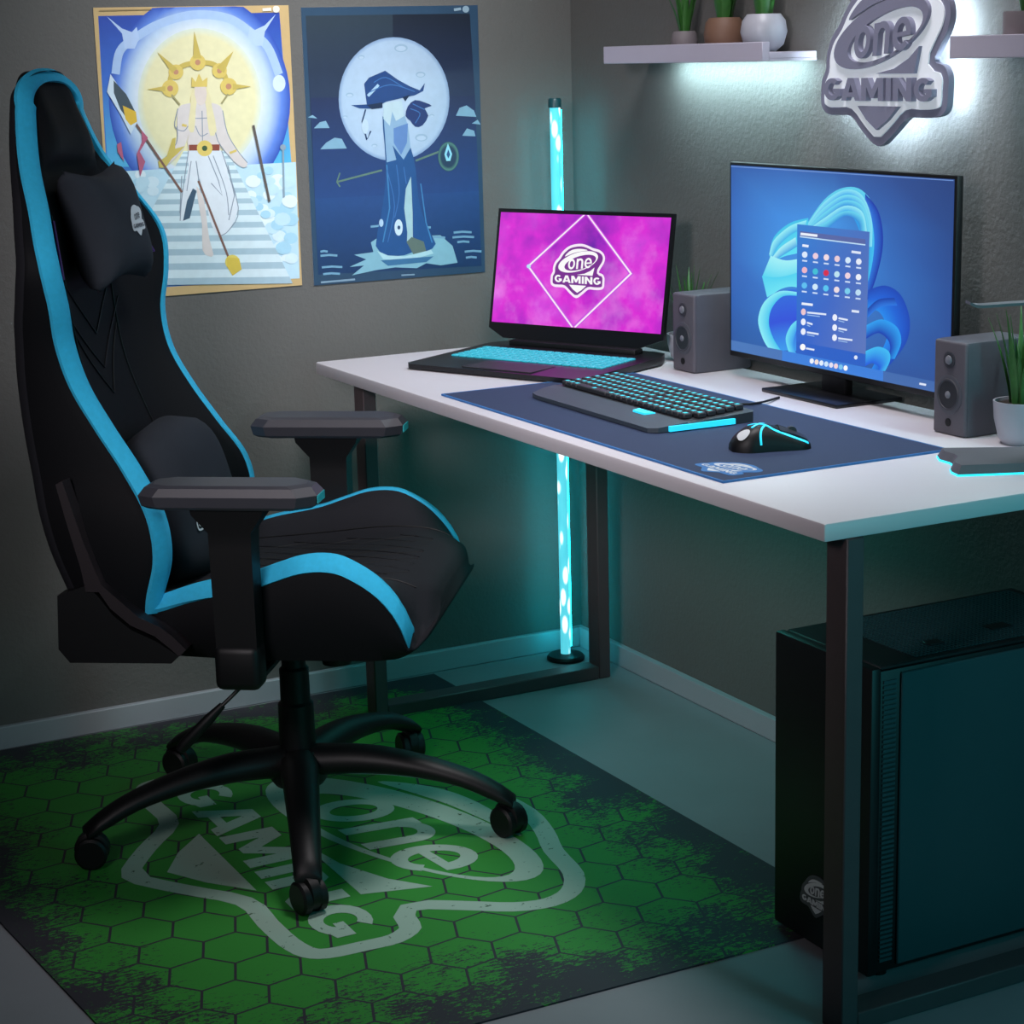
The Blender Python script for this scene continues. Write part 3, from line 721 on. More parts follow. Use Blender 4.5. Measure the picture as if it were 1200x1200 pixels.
# ================================================================== SPEAKERS
def speaker(x, y, label):
    t = thing('desktop_speaker', label, 'speaker', (x, y, .7501), 0, 'pair of desktop speakers')
    b = NB(); box(b, .006, .135, -.039, .039, 0, .153, .004, 2); obj('cabinet', b, M['spk'], t)
    b = NB(); box(b, 0, .010, -.0385, .0385, .0005, .1525, .0045, 3); obj('front_baffle', b, M['spkface'], t)
    def disc(prof, z, name, m, cap=True):
        b = NB(); u, v = Vector((0, 1, 0)), Vector((0, 0, 1))
        loft(b, [circ((-d, 0, z), u, v, max(r, 1e-4), 32) for r, d in prof], cap=cap); return obj(name, b, m, t)
    wf = disc([(.032, 0), (.032, .001), (.029, .0018), (.026, .0018)], .066, 'woofer_surround', M['spk'], False)
    disc([(.0265, .0018), (.025, .0032), (.023, .0032), (.021, .001)], .066, 'rubber_ring', M['cone'], False)
    disc([(.0225, .0022), (.020, .0016), (.008, .0006), (.001, .0006)], .066, 'woofer_cone', M['plastic2'])
    disc([(.0062, .0006), (.0058, .003), (.0035, .0048), (.001, .0053)], .066, 'dust_cap', M['dustcap'])
    disc([(.0135, 0), (.0135, .0015), (.0095, .0015), (.0085, .0004), (.001, .0004)], .122, 'tweeter_ring', M['cone'])
    disc([(.0075, .0015), (.0068, .0035), (.004, .005), (.001, .0055)], .122, 'tweeter_dome', M['dustcap'])
    disc([(.0065, 0), (.0065, .0012), (.0045, .0012)], .021, 'port', M['plastic'])
    return t
speaker(-.141, -.674, 'grey desktop speaker with two round drivers standing between the laptop and the monitor')
speaker(-.152, -1.4805, 'grey desktop speaker with two round drivers in front of the monitor right corner')

# ================================================================== MONITOR
mo = thing('monitor', 'wide black monitor showing a blue flower wallpaper with an open start menu', 'monitor', (-.09, -1.075, .7501))
my = 1.075; mz = -.7501
b = NB(); box(b, 0, .014, -1.415 + my, -.760 + my, .788 + mz, 1.157 + mz, .003, 2); obj('screen_housing', b, M['plastic'], mo)
b = NB(); box(b, .014, .032, -1.33 + my, -.84 + my, .82 + mz, 1.10 + mz, .008, 2); obj('rear_housing', b, M['plastic'], mo)
b = NB(); box(b, .012, .030, -.035, .035, .005, .10, .003, 2); obj('neck', b, M['plastic'], mo)
b = NB(); box(b, -.062, .082, -.110, .118, 0, .007, .002, 2); obj('base', b, M['lapbody'], mo)
Y0, Y1, Z0, Z1 = -.767 + my, -1.409 + my, .799 + mz, 1.151 + mz
p = Painter([(262, 40), (972, 85), (975, 784), (262, 640)], lambda s, t, h: (-.0006 - h, Y0 + (Y1 - Y0) * s, Z1 + (Z0 - Z1) * t))
B_ = lambda *r: list(r)
p.grid([B_('#2c59a6', '#2f63b4', '#2d5ca8', '#2a4c92', '#27427f'), B_('#2f68bd', '#3c8be0', '#3f92e4', '#3064b4', '#294a8c'),
        B_('#2f68bd', '#3f90e2', '#3f90e2', '#3470c2', '#2b5098'), B_('#2d62b4', '#3577cc', '#3575cc', '#3164b4', '#2c5098'), B_('#2b559e', '#2f60ac', '#2f60ac', '#2d549e', '#2b4c90')])
# petals
p.ribbon([(500, 235), (560, 150), (620, 112), (680, 120), (730, 190), (745, 290), (725, 400), (700, 480)], [(540, 260), (570, 230), (600, 200), (640, 190), (670, 240), (690, 300), (690, 380), (680, 450)], '#5fd2f0', '#2a9ae8', mid=(.45, '#3fc0f2'))
p.ribbon([(690, 130), (735, 190), (750, 290), (730, 400), (700, 480)], [(690, 150), (712, 210), (722, 290), (712, 380), (690, 460)], '#1230a8', '#2a78e0')
for i, (c1, c2) in enumerate([('#8fe8f8', '#3ab0f0'), ('#7fe4f6', '#36a4ec'), ('#6fdcf4', '#2f96e4'), ('#98ecf8', '#44b8f0'), ('#6ad8f2', '#2c8cdc')]):
    d = i * 17
    p.ribbon([(505 + d * .3, 232 + d * .1), (560, 158 + d), (625, 118 + d), (680, 135 + d), (712 - i * 5, 210 + d * .7), (715 - i * 6, 300)], [(515 + d * .3, 238), (565, 178 + d), (625, 134 + d), (668, 152 + d), (697 - i * 5, 215 + d * .7), (702 - i * 6, 300)], c1, c2)
p.ribbon([(385, 330), (400, 270), (450, 225), (510, 208)], [(400, 345), (440, 330), (480, 320), (510, 300)], '#3fc4ec', '#5fe2f8')
p.ribbon([(385, 325), (400, 280), (450, 235), (505, 215)], [(395, 340), (415, 300), (455, 262), (500, 240)], '#9af2fa', '#37b2ea')
p.ribbon([(395, 335), (425, 300), (470, 270)], [(405, 345), (435, 325), (475, 300)], '#aef6fb', '#34a4e6')
p.ribbon([(390, 330), (440, 345), (500, 335)], [(362, 400), (420, 415), (500, 400)], '#a4f4fb', '#4fd8f4')
p.ribbon([(362, 395), (400, 400), (440, 395), (490, 380)], [(380, 470), (420, 440), (460, 430), (500, 440)], '#4fd4f4', '#6ee6f8')
p.ribbon([(372, 470), (420, 445), (490, 440), (520, 470)], [(390, 640), (430, 640), (470, 640), (500, 650)], '#2e6fe0', '#3a9cf0', mid=(.5, '#2f50dc'))
p.ribbon([(480, 448), (420, 445), (370, 480), (350, 540), (365, 600), (385, 635)], [(480, 460), (430, 462), (395, 500), (385, 550), (400, 600), (425, 640)], '#8ff0fa', '#45c8f2')
p.ribbon([(475, 540), (455, 560), (440, 600), (450, 645)], [(480, 560), (470, 590), (465, 620), (475, 650)], '#6fe4f8', '#3a9cf0')
p.ribbon([(705, 440), (760, 425), (810, 455), (840, 530), (835, 600), (800, 660), (760, 705)], [(705, 500), (740, 510), (760, 540), (770, 580), (760, 620), (740, 660), (720, 700)], '#1746b8', '#1f8cf0', mid=(.5, '#1a63d8'))
p.ribbon([(700, 555), (750, 535), (800, 560), (815, 610), (795, 665)], [(700, 600), (740, 580), (770, 600), (780, 630), (770, 665)], '#2aa2f4', '#1238b4')
p.ribbon([(700, 640), (740, 625), (775, 640), (780, 670), (765, 705)], [(700, 690), (720, 680), (735, 685), (745, 695), (740, 705)], '#40c0f8', '#1c58e0')
p.ribbon([(705, 500), (740, 470), (790, 465)], [(705, 530), (745, 495), (800, 490)], '#123aa8', '#2a7ae4')
# start menu
p.poly([(475, 228), (707, 252), (700, 692), (475, 650)], ['#2f7fd4', '#4a70bf', '#5f78bd', '#2b62cf'])
p.poly([(475, 610), (701, 650), (700, 692), (475, 650)], '#2760c8')
p.poly([(484, 250), (694, 276), (694, 292), (484, 266)], '#5666a6'); p.stroke([(484, 268), (694, 294)], 4, '#bfe0fa'); p.stroke([(486, 259), (540, 265)], 8, '#eef4ff')
p.stroke([(492, 296), (512, 299)], 8, '#e8f0ff'); p.stroke([(650, 316), (680, 320)], 8, '#dfe8fa')
cols = [['#dcecff', '#f0d0e0', '#f6dfe6', '#eecfd8', '#d6ecff', '#e8eefb'], ['#f0b8c8', '#3fc0d8', '#d8284a', '#bfe6f4', '#f2d6e2', '#eef2fc'], ['#5cc0f2', '#d2ecff', '#58c8f4', '#f0e0e6', '#7ad0f0', '#bfe0f6']]
for r in range(3):
    for q in range(6):
        x = 500 + q * 34.8; y = 326 + r * 50 + q * 4.4
        p.disc(x, y, 9, cols[r][q], 1.15, 12); p.stroke([(x - 8, y + 19), (x + 8, y + 21)], 5, '#cfe0fa')
p.stroke([(492, 485), (528, 489)], 8, '#eef4ff'); p.stroke([(654, 508), (678, 511)], 8, '#dfe8fa')
for q, (x, y, l) in enumerate([(498, 512, 62), (498, 545, 18), (498, 577, 38), (600, 530, 30), (600, 563, 28), (600, 596, 46)]):
    p.disc(x, y, 8, '#eef2ff' if q else '#f0c8d0', 1.4, 10); p.stroke([(x + 12, y + 2), (x + 12 + l, y + 8)], 6, '#e0eafc'); p.stroke([(x + 12, y + 10), (x + 10 + l * .7, y + 15)], 3, '#9fc0ec')
p.disc(497, 628, 9, '#ffffff', 1.2, 12); p.stroke([(508, 632), (535, 637)], 6, '#dfe8fa'); p.disc(670, 661, 6, '#dfe8fa', 1.2, 8)
# taskbar
p.poly([(262, 606), (975, 748), (975, 784), (262, 640)], ['#4b78bc', '#3f68ac', '#3f68ac', '#4b78bc'])
p.poly([(430, 639), (760, 705), (760, 741), (430, 674)], '#3a80de')
for q in range(8): p.disc(527 + q * 15.8, 674 + q * 3.2, 7, ['#f2f6ff', '#f6e2d8', '#e8f2ff', '#cfe8ff', '#e8e2f4', '#f6d6da', '#7fc8f0', '#ffffff'][q], 1.3, 10)
p.stroke([(878, 746), (900, 750)], 7, '#dfe8fa')
p.stroke([(262, 44), (972, 89)], 3, '#6f94d6')
p.build('screen_picture', [M['screenpaint']], mo)

# ================================================================== LAPTOP
la = thing('laptop', 'open black laptop with cyan lit keys and a magenta screen at the far desk end', 'laptop', (-.575, -.31, .7501), math.radians(-65))
LW, LD = .44, .325
b = NB()
prism(b, [(0, .012), (.012, 0), (LW - .012, 0), (LW, .012), (LW, LD - .05), (LW - .02, LD - .008), (LW - .05, LD), (.05, LD), (.02, LD - .008), (0, LD - .05)], lambda x, y: (x, y, .003), lambda x, y: (x, y, .0125 + .0075 * y / LD))
obj('base_shell', b, M['lapbody'], la)
b = NB(); box(b, .14, LW - .13, .012, .095, .0126, .0150); obj('touchpad', b, M['plastic2'], la)
b = NB()
for r in range(6):
    for q in range(19):
        x = .032 + q * .0200; y = .112 + r * .0205; w = .0160; h = .0160; zk = .0125 + .0075 * (y + .016) / LD
        if r == 0 and 4 <= q <= 8:
            if q > 4: continue
            w = .0160 + 4 * .02
        box(b, x, x + w, y, y + h, zk - .001, zk + .0025, .001, 1)
kk = obj('keyboard_keys', b, M['key_cyan'], la); kk['label'] = 'cyan backlit keys'
b = NB(); box(b, .06, LW - .06, LD - .055, LD - .025, .016, .03, .004, 2); obj('hinge', b, M['plastic'], la)
TILT = math.radians(10.5); HX, HZ = LD - .035, .030
def lid(x, z, d=0): return (x, HX + z * math.sin(TILT) + d * math.cos(TILT), HZ + z * math.cos(TILT) - d * math.sin(TILT))
LX0, LX1, LH = -.010, .432, .272
b = NB(); prism(b, [(LX0, .02), (LX0 + .04, 0), (LX1 - .06, 0), (LX1, .02), (LX1, LH), (LX0, LH)], lambda x, z: lid(x, z, 0), lambda x, z: lid(x, z, .008)); obj('screen_lid', b, M['lapbody'], la)
LQ = [(415, 95), (1088, 115), (1052, 583), (382, 537)]
p = Painter(LQ, lambda s, t, h: lid(LX0 + .007 + (LX1 - LX0 - .014) * s, LH - .008 - (LH - .040) * t, -.0006 - h))
p.poly([(0, 0), (1, 0), (1, 1), (0, 1)], '#c020c0', raw=True, mi=1)
for w, c in ((22, '#c850e0'), (12, '#ee9cf6'), (6, '#ffffff')):
    p.stroke([(745, 97), (525, 313), (702, 560)], w, c); p.stroke([(760, 98), (932, 340), (712, 560)], w, c)
p.disc(527, 313, 8, '#bfe8ff')
def lpm(u, v): return (722 + u * 216, 398 - v * 270 + u * 14)
E_ = emblem_parts()
p.shape(E_['outer'], lpm, '#fdf0ff'); p.shape(E_['inner'], lpm, '#7a2a90')
for k in ('ring', 'dome', 'wedge', 'tip', 'one', 'gaming'): p.shape(E_[k], lpm, '#ffffff')
p.build('screen_picture', [M['screenpaint'], M['lapscreen']], la)

# ================================================================== MOUSE PAD
mp = thing('mouse_pad', 'large navy blue desk pad with light blue edge under the keyboard and mouse', 'mouse pad', (-.444, -1.114, .7501))
b = NB(); box(b, -.208, .208, -.469, .469, 0, .003, .0012, 1); obj('pad_sheet', b, M['pad'], mp)
b = NB()
for x0, x1, y0, y1 in ((-.2095, -.2065, -.470, .470), (.2065, .2095, -.470, .470), (-.208, .208, -.4705, -.4675), (-.208, .208, .4675, .4705)): box(b, x0, x1, y0, y1, 0, .0034)
obj('stitched_edge', b, M['padedge'], mp)
b = NB(); MS = .105
E_ = emblem_parts(); pm = lambda u, v, h: (-.178 + v * MS - .0, -.395 - u * MS, .0032 + h)
flat(b, E_['outer'], pm, 0, .0002); obj('emblem_border', b, M['padedge'], mp)
b = NB()
for k in ('ring', 'dome', 'wedge', 'tip', 'one', 'gaming'): flat(b, E_[k], pm, .0004, .0004)
obj('emblem_print', b, M['white'], mp)

# ================================================================== KEYBOARD
kb = thing('keyboard', 'black gaming keyboard with cyan lit keys and wrist rest on the navy pad', 'keyboard', (-.43, -.985, .7534), math.radians(-1))
KL = .235
b = NB(); prism(b, [(-.045, -KL), (.085, -KL + .004), (.092, -KL + .014), (.092, KL - .014), (.085, KL), (-.045, KL)], lambda x, y: (x, y, 0), lambda x, y: (x, y, .012 + .006 * (x + .045) / .137)); obj('case', b, M['kb'], kb)
b = NB(); prism(b, [(-.045, -KL), (-.045, KL - .002), (-.075, KL - .01), (-.106, KL - .03), (-.112, KL - .055), (-.112, -KL + .018), (-.100, -KL + .004), (-.045, -KL)], lambda x, y: (x, y, .001), lambda x, y: (x, y, .008 + .006 * max(0, (x + .112) / .067)))
obj('wrist_rest', b, M['kbrest'], kb)
b = NB(); prism(b, [(-.048, -KL + .10), (-.048, -KL + .155), (-.066, -KL + .145), (-.066, -KL + .108)], lambda x, y: (x, y, .010), lambda x, y: (x, y, .0155)); obj('light_bar', b, M['led'], kb)
b = NB(); box(b, -.082, .045, -KL - .004, -KL + .001, .002, .011); obj('side_light_strip', b, M['led'], kb)
bk, bl = NB(), NB(); rnd = random.Random(5)
for r in range(6):
    q = 0; y = KL - .012
    while y > -KL + .02:
        w = .0165
        if r == 0 and q == 3: w = .105
        if r > 0 and q in (0, 13): w = .0165 * (1.2 + .2 * (4 - r) * .5)
        if q in (13, 17) and r != 0: y -= .004
        x = -.036 + r * .0205; zb = .013 + .006 * (x + .045) / .137
        if y - w < -KL + .010: break
        box(bk, x, x + .017, y - w, y, zb, zb + .009, .0018, 1)
        cx, cy = x + .0085, y - w / 2
        s = .0036
        box(bl, cx - s, cx + s * .9, cy - s * 1.1, cy + s * 1.1, zb + .0085, zb + .0094)
        y -= w + .0026; q += 1
obj('keycaps', bk, M['key_dark'], kb); o = obj('key_legends', bl, M['key_led'], kb); o['label'] = 'glowing cyan key legends'
b = NB(); tube(b, [(.09, -.07, .008), (.11, -.075, .006), (.135, -.08, .0035), (.165, -.10, .0035), (.20, -.09, .0025), (.26, -.05, -.001)], .0022, 8); obj('cable', b, M['plastic'], kb)

# ================================================================== MOUSE
ms = thing('computer_mouse', 'black gaming mouse with cyan light lines and white emblem on the navy pad', 'mouse', (-.458, -1.420, .7534), math.radians(-19))
def mouse_r(t):
    # t 0 (palm end) .. 1 (front)
    hw = sinterp([(0, .012), (.06, .022), (.2, .031), (.45, .029), (.7, .0285), (.92, .027), (1, .020)], t)
    h = sinterp([(0, .012), (.06, .022), (.25, .037), (.45, .039), (.7, .030), (.92, .018), (1, .010)], t)
    return hw, h
def mpt(t, a):
    hw, h = mouse_r(t); x = -.062 + .124 * t
    ca, sa = math.cos(a), math.sin(a)
    y = hw * (abs(ca) ** .75) * (1 if ca > 0 else -1); z = h * (max(sa, 0) ** .8)
    return Vector((x, y, z))
b = NB(); n = 20
loft(b, [[mpt(t / 24, PI * i / n) for i in range(n + 1)] for t in range(25)]); obj('shell', b, M['plastic'], ms)
def mstrip(b, path, w, lift=.0009):
    rings = []
    for i, (t, a) in enumerate(path):
        c0 = mpt(t, a); t2, a2 = path[min(i + 1, len(path) - 1)]; t1, a1 = path[max(i - 1, 0)]
        d = (mpt(t2, a2) - mpt(t1, a1)).normalized()
        nrm = (mpt(t, a + .05) - mpt(t, a - .05)).cross(mpt(min(t + .02, 1), a) - mpt(max(t - .02, 0), a)).normalized()
        if nrm.z < 0 or nrm.dot(c0 - Vector((c0.x, 0, .008))) < 0: nrm = -nrm
        s = d.cross(nrm).normalized() * w / 2
        rings.append([c0 + s - nrm * .001, c0 + s + nrm * lift, c0 - s + nrm * lift, c0 - s - nrm * .001])
    loft(b, rings)
def lerp_path(pts, k=6): return [tuple(x) for x in smooth(pts, k, False)]
b = NB()
mstrip(b, lerp_path([(.25, PI * .42), (.42, PI * .55), (.5, PI * .66), (.66, PI * .72), (.95, PI * .80)][:]), .0034)
obj('light_line', b, M['led'], ms)
b = NB(); mstrip(b, lerp_path([(.25, PI - PI * .42), (.42, PI - PI * .55), (.52, PI - PI * .68), (.70, PI - PI * .74), (.96, PI - PI * .80)]), .0034)
mstrip(b, lerp_path([(.42, PI - PI * .58), (.36, PI - PI * .68), (.33, PI - PI * .80), (.33, PI - PI * .93)]), .0032); 
o = obj('light_line', b, M['led'], ms)
for ob in list(COL.objects):
    if ob.parent == ms and ob.name.startswith('light_line'): ob.scale = (1, -1, 1)
b = NB(); rings = []
for q in range(6):
    rr = q / 5; row = []
    for i in range(20):
        an = 2 * PI * i / 20; rad = rr * (1 + .10 * math.cos(3 * an)); t_ = .13 + .075 * rad * math.cos(an); a_ = PI * (.64 + .13 * rad * math.sin(an))
        p0 = mpt(t_, a_); row.append(p0 + (p0 - Vector((p0.x, 0, .004))).normalized() * .0012)
    rings.append(row)
loft(b, rings[1:], cap=True); obj('emblem_print', b, M['white'], ms)
b = NB(); cyl(b, (.036, -.004, .026), (.036, .004, .026), .0075, n=20); obj('scroll_wheel', b, M['plastic2'], ms)
for s in (-1, 1):
    b = NB(); mstrip(b, [(.60 + .05 * i, PI * .5 - s * .30) for i in range(8)], .018, .0014); obj('button', b, M['plastic2'], ms)

# ================================================================== HEADPHONE STAND
hs = thing('headphone_stand', 'grey stand with cyan underglow at the near right end of the desk', 'stand', (-.21, -1.745, .7501))
hb = lambda px, py: (px + .21, py + 1.745)
poly = [hb(*q) for q in ((-.282, -1.612), (-.297, -1.636), (-.299, -1.662), (-.308, -1.682), (-.330, -1.700), (-.341, -1.716), (-.347, -1.738), (-.300, -1.760), (-.255, -1.779), (-.115, -1.842), (-.085, -1.825), (-.070, -1.775), (-.085, -1.742), (-.175, -1.680))]
b = NB(); prism(b, poly, lambda x, y: (x, y, .003), lambda x, y: (x * .95, y * .93 + .002, .016)); obj('base', b, M['stand'], hs)
b = NB(); prism(b, [(x * 1.008, y * 1.008) for x, y in poly], lambda x, y: (x, y, .0002), lambda x, y: (x, y, .003)); obj('underglow', b, M['led_under'], hs)
ax = Vector((.905, -.425, 0)); sd = Vector((.425, .905, 0))
b = NB(); loft(b, [[ax * u_ + sd * v_ + Vector((0, 0, z)) for u_, v_ in ((-.012, -.006), (.012, -.006), (.012, .006), (-.012, .006))] for z in (.0155, .08, .16, .238)]); obj('post', b, M['stand'], hs)
b = NB(); rr = []
for i in range(25):
    t = -1 + i / 12; u_ = .105 * t; z = .238 + .004 * (1 - t * t) + .007 * abs(t) ** 14
    rr.append([ax * u_ - sd * .013 + Vector((0, 0, z)), ax * u_ + sd * .013 + Vector((0, 0, z)), ax * u_ + sd * .013 + Vector((0, 0, z + .004)), ax * u_ - sd * .013 + Vector((0, 0, z + .004))])
loft(b, rr); obj('cradle', b, M['stand'], hs)

# ================================================================== PC TOWER
pc = thing('computer_tower', 'black computer tower with mesh top standing on the floor under the desk', 'computer', (-.28, -1.64, 0))
px, py = .28, 1.64
b = NB(); box(b, -.498 + px, -.045 + px, -1.757 + py, -1.521 + py, .012, .484, .003, 2); obj('case_body', b, M['pcblack'], pc)
b = NB(); box(b, -.515 + px, -.497 + px, -1.760 + py, -1.519 + py, .010, .490, .004, 2); fp = obj('front_panel', b, M['pcblack'], pc)
b = NB(); box(b, -.462 + px, -.050 + px, -1.7625 + py, -1.757 + py, .02, .478, .002, 1); obj('side_panel', b, M['pcsheen'], pc)
b = NB(); z = .03
while z < .468: box(b, -.493 + px, -.470 + px, -1.7600 + py, -1.757 + py, z, z + .0042); z += .0075
o = obj('vent_slats', b, M['pcsheen'], pc)
b = NB(); box(b, -.496 + px, -.047 + px, -1.755 + py, -1.523 + py, .484, .490, .002, 1); obj('top_panel', b, M['pctop'], pc)
b = NB()
x = -.425
while x < -.065: box(b, x + px, x + .0035 + px, -1.742 + py, -1.536 + py, .490, .4915); x += .0075
y = -1.742
while y < -1.536: box(b, -.425 + px, -.062 + px, y + py, y + .0025 + py, .490, .4912); y += .0085
obj('top_mesh', b, M['pcsheen'], pc)
for x0, y0 in ((-.33, -1.60), (-.25, -1.60)):
    pass
b = NB(); box(b, -.372 + px, -.345 + px, -1.715 + py, -1.695 + py, .4915, .494, .001, 1); obj('power_button', b, M['pctop'], pc)
b = NB(); box(b, -.24 + px, -.20 + px, -1.70 + py, -1.675 + py, .4915, .493, .001, 1); obj('port_cover', b, M['pctop'], pc)
for x0 in (-.49, -.09):
    for y0 in (-1.745, -1.56):
        b = NB(); cyl(b, (x0 + .015 + px, y0 + .012 + py, 0), (x0 + .015 + px, y0 + .012 + py, .012), .013, n=16); obj('foot', b, M['plastic'], pc)
b = NB(); BS = .085
pf = lambda u, v, h: (-.5152 + px - h, -1.635 + py - u * BS, .072 + v * BS)
flat(b, E_['outer'], pf, 0, .002); obj('badge_plate', b, M['grey_ink'], pc)
b = NB()
for k in ('ring', 'dome', 'wedge', 'tip', 'one', 'gaming'): flat(b, E_[k], pf, .002, .003)
obj('badge_emblem', b, M['white'], pc)

def lit_shaded_split(o, test):          # paints in light and shade: lighter upward and forward faces, black sides
    for f in o.data.polygons:
        if test(f.normal): f.material_index = 1

# ================================================================== GAMING CHAIR
ch = thing('gaming_chair', 'black gaming chair with cyan trim, neck pillow and lumbar pillow on the green mat', 'chair', (-1.005, -.73, .003), math.radians(-36))
TIPX = [(.44, -.16), (.50, -.150), (.57, -.132), (.64, -.142), (.71, -.183), (.78, -.228), (.85, -.265), (.92, -.280), (.99, -.277), (1.06, -.284), (1.13, -.311), (1.20, -.345), (1.27, -.363), (1.34, -.372), (1.36, -.374)]
HW = [(.44, .262), (.50, .278), (.57, .282), (.64, .275), (.71, .256), (.78, .249), (.85, .250), (.92, .262), (.99, .287), (1.04, .300), (1.08, .290), (1.13, .250), (1.20, .190), (1.27, .148), (1.30, .134)]
def hwid(z): return sinterp(HW, z) if z < 1.30 else .134 * max(0, 1 - ((z - 1.30) / .055) ** 2.2) ** (1 / 2.2)
XB = [(.44, -.30), (.504, -.313), (.592, -.343), (.707, -.371), (.79, -.383), (.87, -.385), (.95, -.375), (1.0, -.362), (1.06, -.352), (1.13, -.37), (1.20, -.393), (1.27, -.404), (1.32, -.404), (1.345, -.395), (1.355, -.385)]
XC = [(.44, -.20), (.55, -.215), (.65, -.245), (.75, -.282), (.85, -.315), (.95, -.330), (1.05, -.338), (1.15, -.350), (1.19, -.358), (1.215, -.345), (1.25, -.346), (1.30, -.364), (1.335, -.376), (1.355, -.386)]
def back_ring(z):
    xt, w, xb, xc = sinterp(TIPX, z), max(.004, hwid(z)), sinterp(XB, z), sinterp(XC, z)
    k = min(1, w / .2)
    if z > 1.30: f_ = 1 - w / .134; xt -= .022 * f_; xb += .012 * f_; xc = min(xc, xt + .004)
    half = [(xc, 0), (xc + .001, .28 * w), (xc + .004, .5 * w), (xc + (xt - xc) * .42, .68 * w), (xt - .012, w - .050 * k), (xt, w - .034 * k), (xt - .003, w - .014 * k), (xt - .016, w - .003 * k), (xt - .04 if xt - .05 > xb + .02 else (xt + xb) / 2, w), (xb + .028 * k, w), (xb + .006, w - .018 * k), (xb - .004, .6 * w), (xb - .010, .3 * w), (xb - .012, 0)]
    return [(x, -y, z) for x, y in half] + [(x, y, z) for x, y in reversed(half[1:-1])]
zs = [.44 + .0125 * i for i in range(69)] + [1.30 + .055 * math.sin(PI / 2 * i / 14) for i in range(1, 15)]
b = NB(); loft(b, [back_ring(z) for z in zs]); lit_shaded_split(obj('backrest', b, [M['leather'], M['seatlit']], ch, angle=60), lambda n: n.x > .05)
# stripe running up one edge, over the top and down the other
path = [(z, -1) for z in [.475 + .0125 * i for i in range(69)]]
rings = []
def srow(z, s, lift=.0035):
    xt, w = sinterp(TIPX, z), hwid(z)
    e = min(1, (z - .47) / .06); ww = .016 + .017 * e + .004 * max(0, (z - 1.15) / .2)
    pts = [(xt - .004, w - ww - .003), (xt + lift, w - ww), (xt + lift * .8, w - ww * .45), (xt - .014, w + lift * .7), (xt - .020, w - .001), (xt - .016, w - ww * .5)]
    return [(x, s * y, z) for x, y in pts]
for z, s in path:
    if z <= 1.29: rings.append(srow(z, -1))
xt = -.372
for i in range(25):
    t = -1 + 2 * i / 24; c_ = math.cos(PI / 2 * (1 - abs(t)));
    a = PI * i / 24; ca, sa = -math.cos(a), math.sin(a); e_ = 2 / 2.2
    cy_, cz_ = .134 * abs(ca) ** e_ * (1 if ca > 0 else -1), 1.30 + .055 * sa ** e_; xt = sinterp(TIPX, cz_) + .0015
    n_ = Vector((ca * .055, sa * .134)).normalized() if sa > .02 else Vector((ca, 0.12)).normalized()
    ww = .034 - .015 * sa; L = .0045
    def q(x, d): return (x, cy_ + n_[0] * d, cz_ + n_[1] * d)
    rings.append([q(xt - .004, -ww), q(xt + L, -ww + .002), q(xt + L, -ww * .4), q(xt - .013, L), q(xt - .020, 0), q(xt - .016, -ww * .5)])
for z, s in reversed(path):
    if z <= 1.29: rings.append(srow(z, 1))
b = NB(); loft(b, rings); obj('trim_stripe', b, M['blue'], ch, angle=60)
# chevron stitching on the back's centre panel
b = NB()
def bpt(y, z):
    r = back_ring(z)[:6]; ay = abs(y); xs = [(-p_[1], p_[0]) for p_ in r]
    return Vector((interp(xs, ay) + .0012, y, z))
for z0, wd in ((.80, .10), (.845, .13), (.905, .13)):
    for s in (-1, 1): tube(b, [bpt(s * wd * q / 8, z0 + .11 * (q / 8)) for q in range(9)], .0013, 6)
for s in (-1, 1): tube(b, [bpt(s * (.125 - .02 * math.sin(q / 20 * PI)), .62 + .5 * q / 20) for q in range(21)], .0014, 6)
obj('stitching', b, M['plastic'], ch)
# belt openings in the shoulder wings, their dark inside painted as solid black wedges
for s in (-1, 1):
    tri = [(.185, 1.115), (.232, 1.025), (.176, 1.018)]
    def wp(y, z, l=0):
        r = back_ring(z)[:7]; xs = [(-p_[1], p_[0]) for p_ in r]; return Vector((interp(xs, y) + l, s * y, z))
    b = NB(); vs = [b.verts.new(wp(y, z, .010)) for y, z in tri]; v2 = [b.verts.new(wp(y, z, -.01)) for y, z in tri]
    b.faces.new(vs); b.faces.new(v2)
    for i in range(3): b.faces.new((vs[i], vs[(i + 1) % 3], v2[(i + 1) % 3], v2[i]))
    bo = obj('belt_opening', b, M['plastic'], ch)
    b = NB(); tube(b, [wp(*tri[i], .011) for i in (0, 1, 2)], .0022, 8); obj('piping', b, M['purple'], bo)
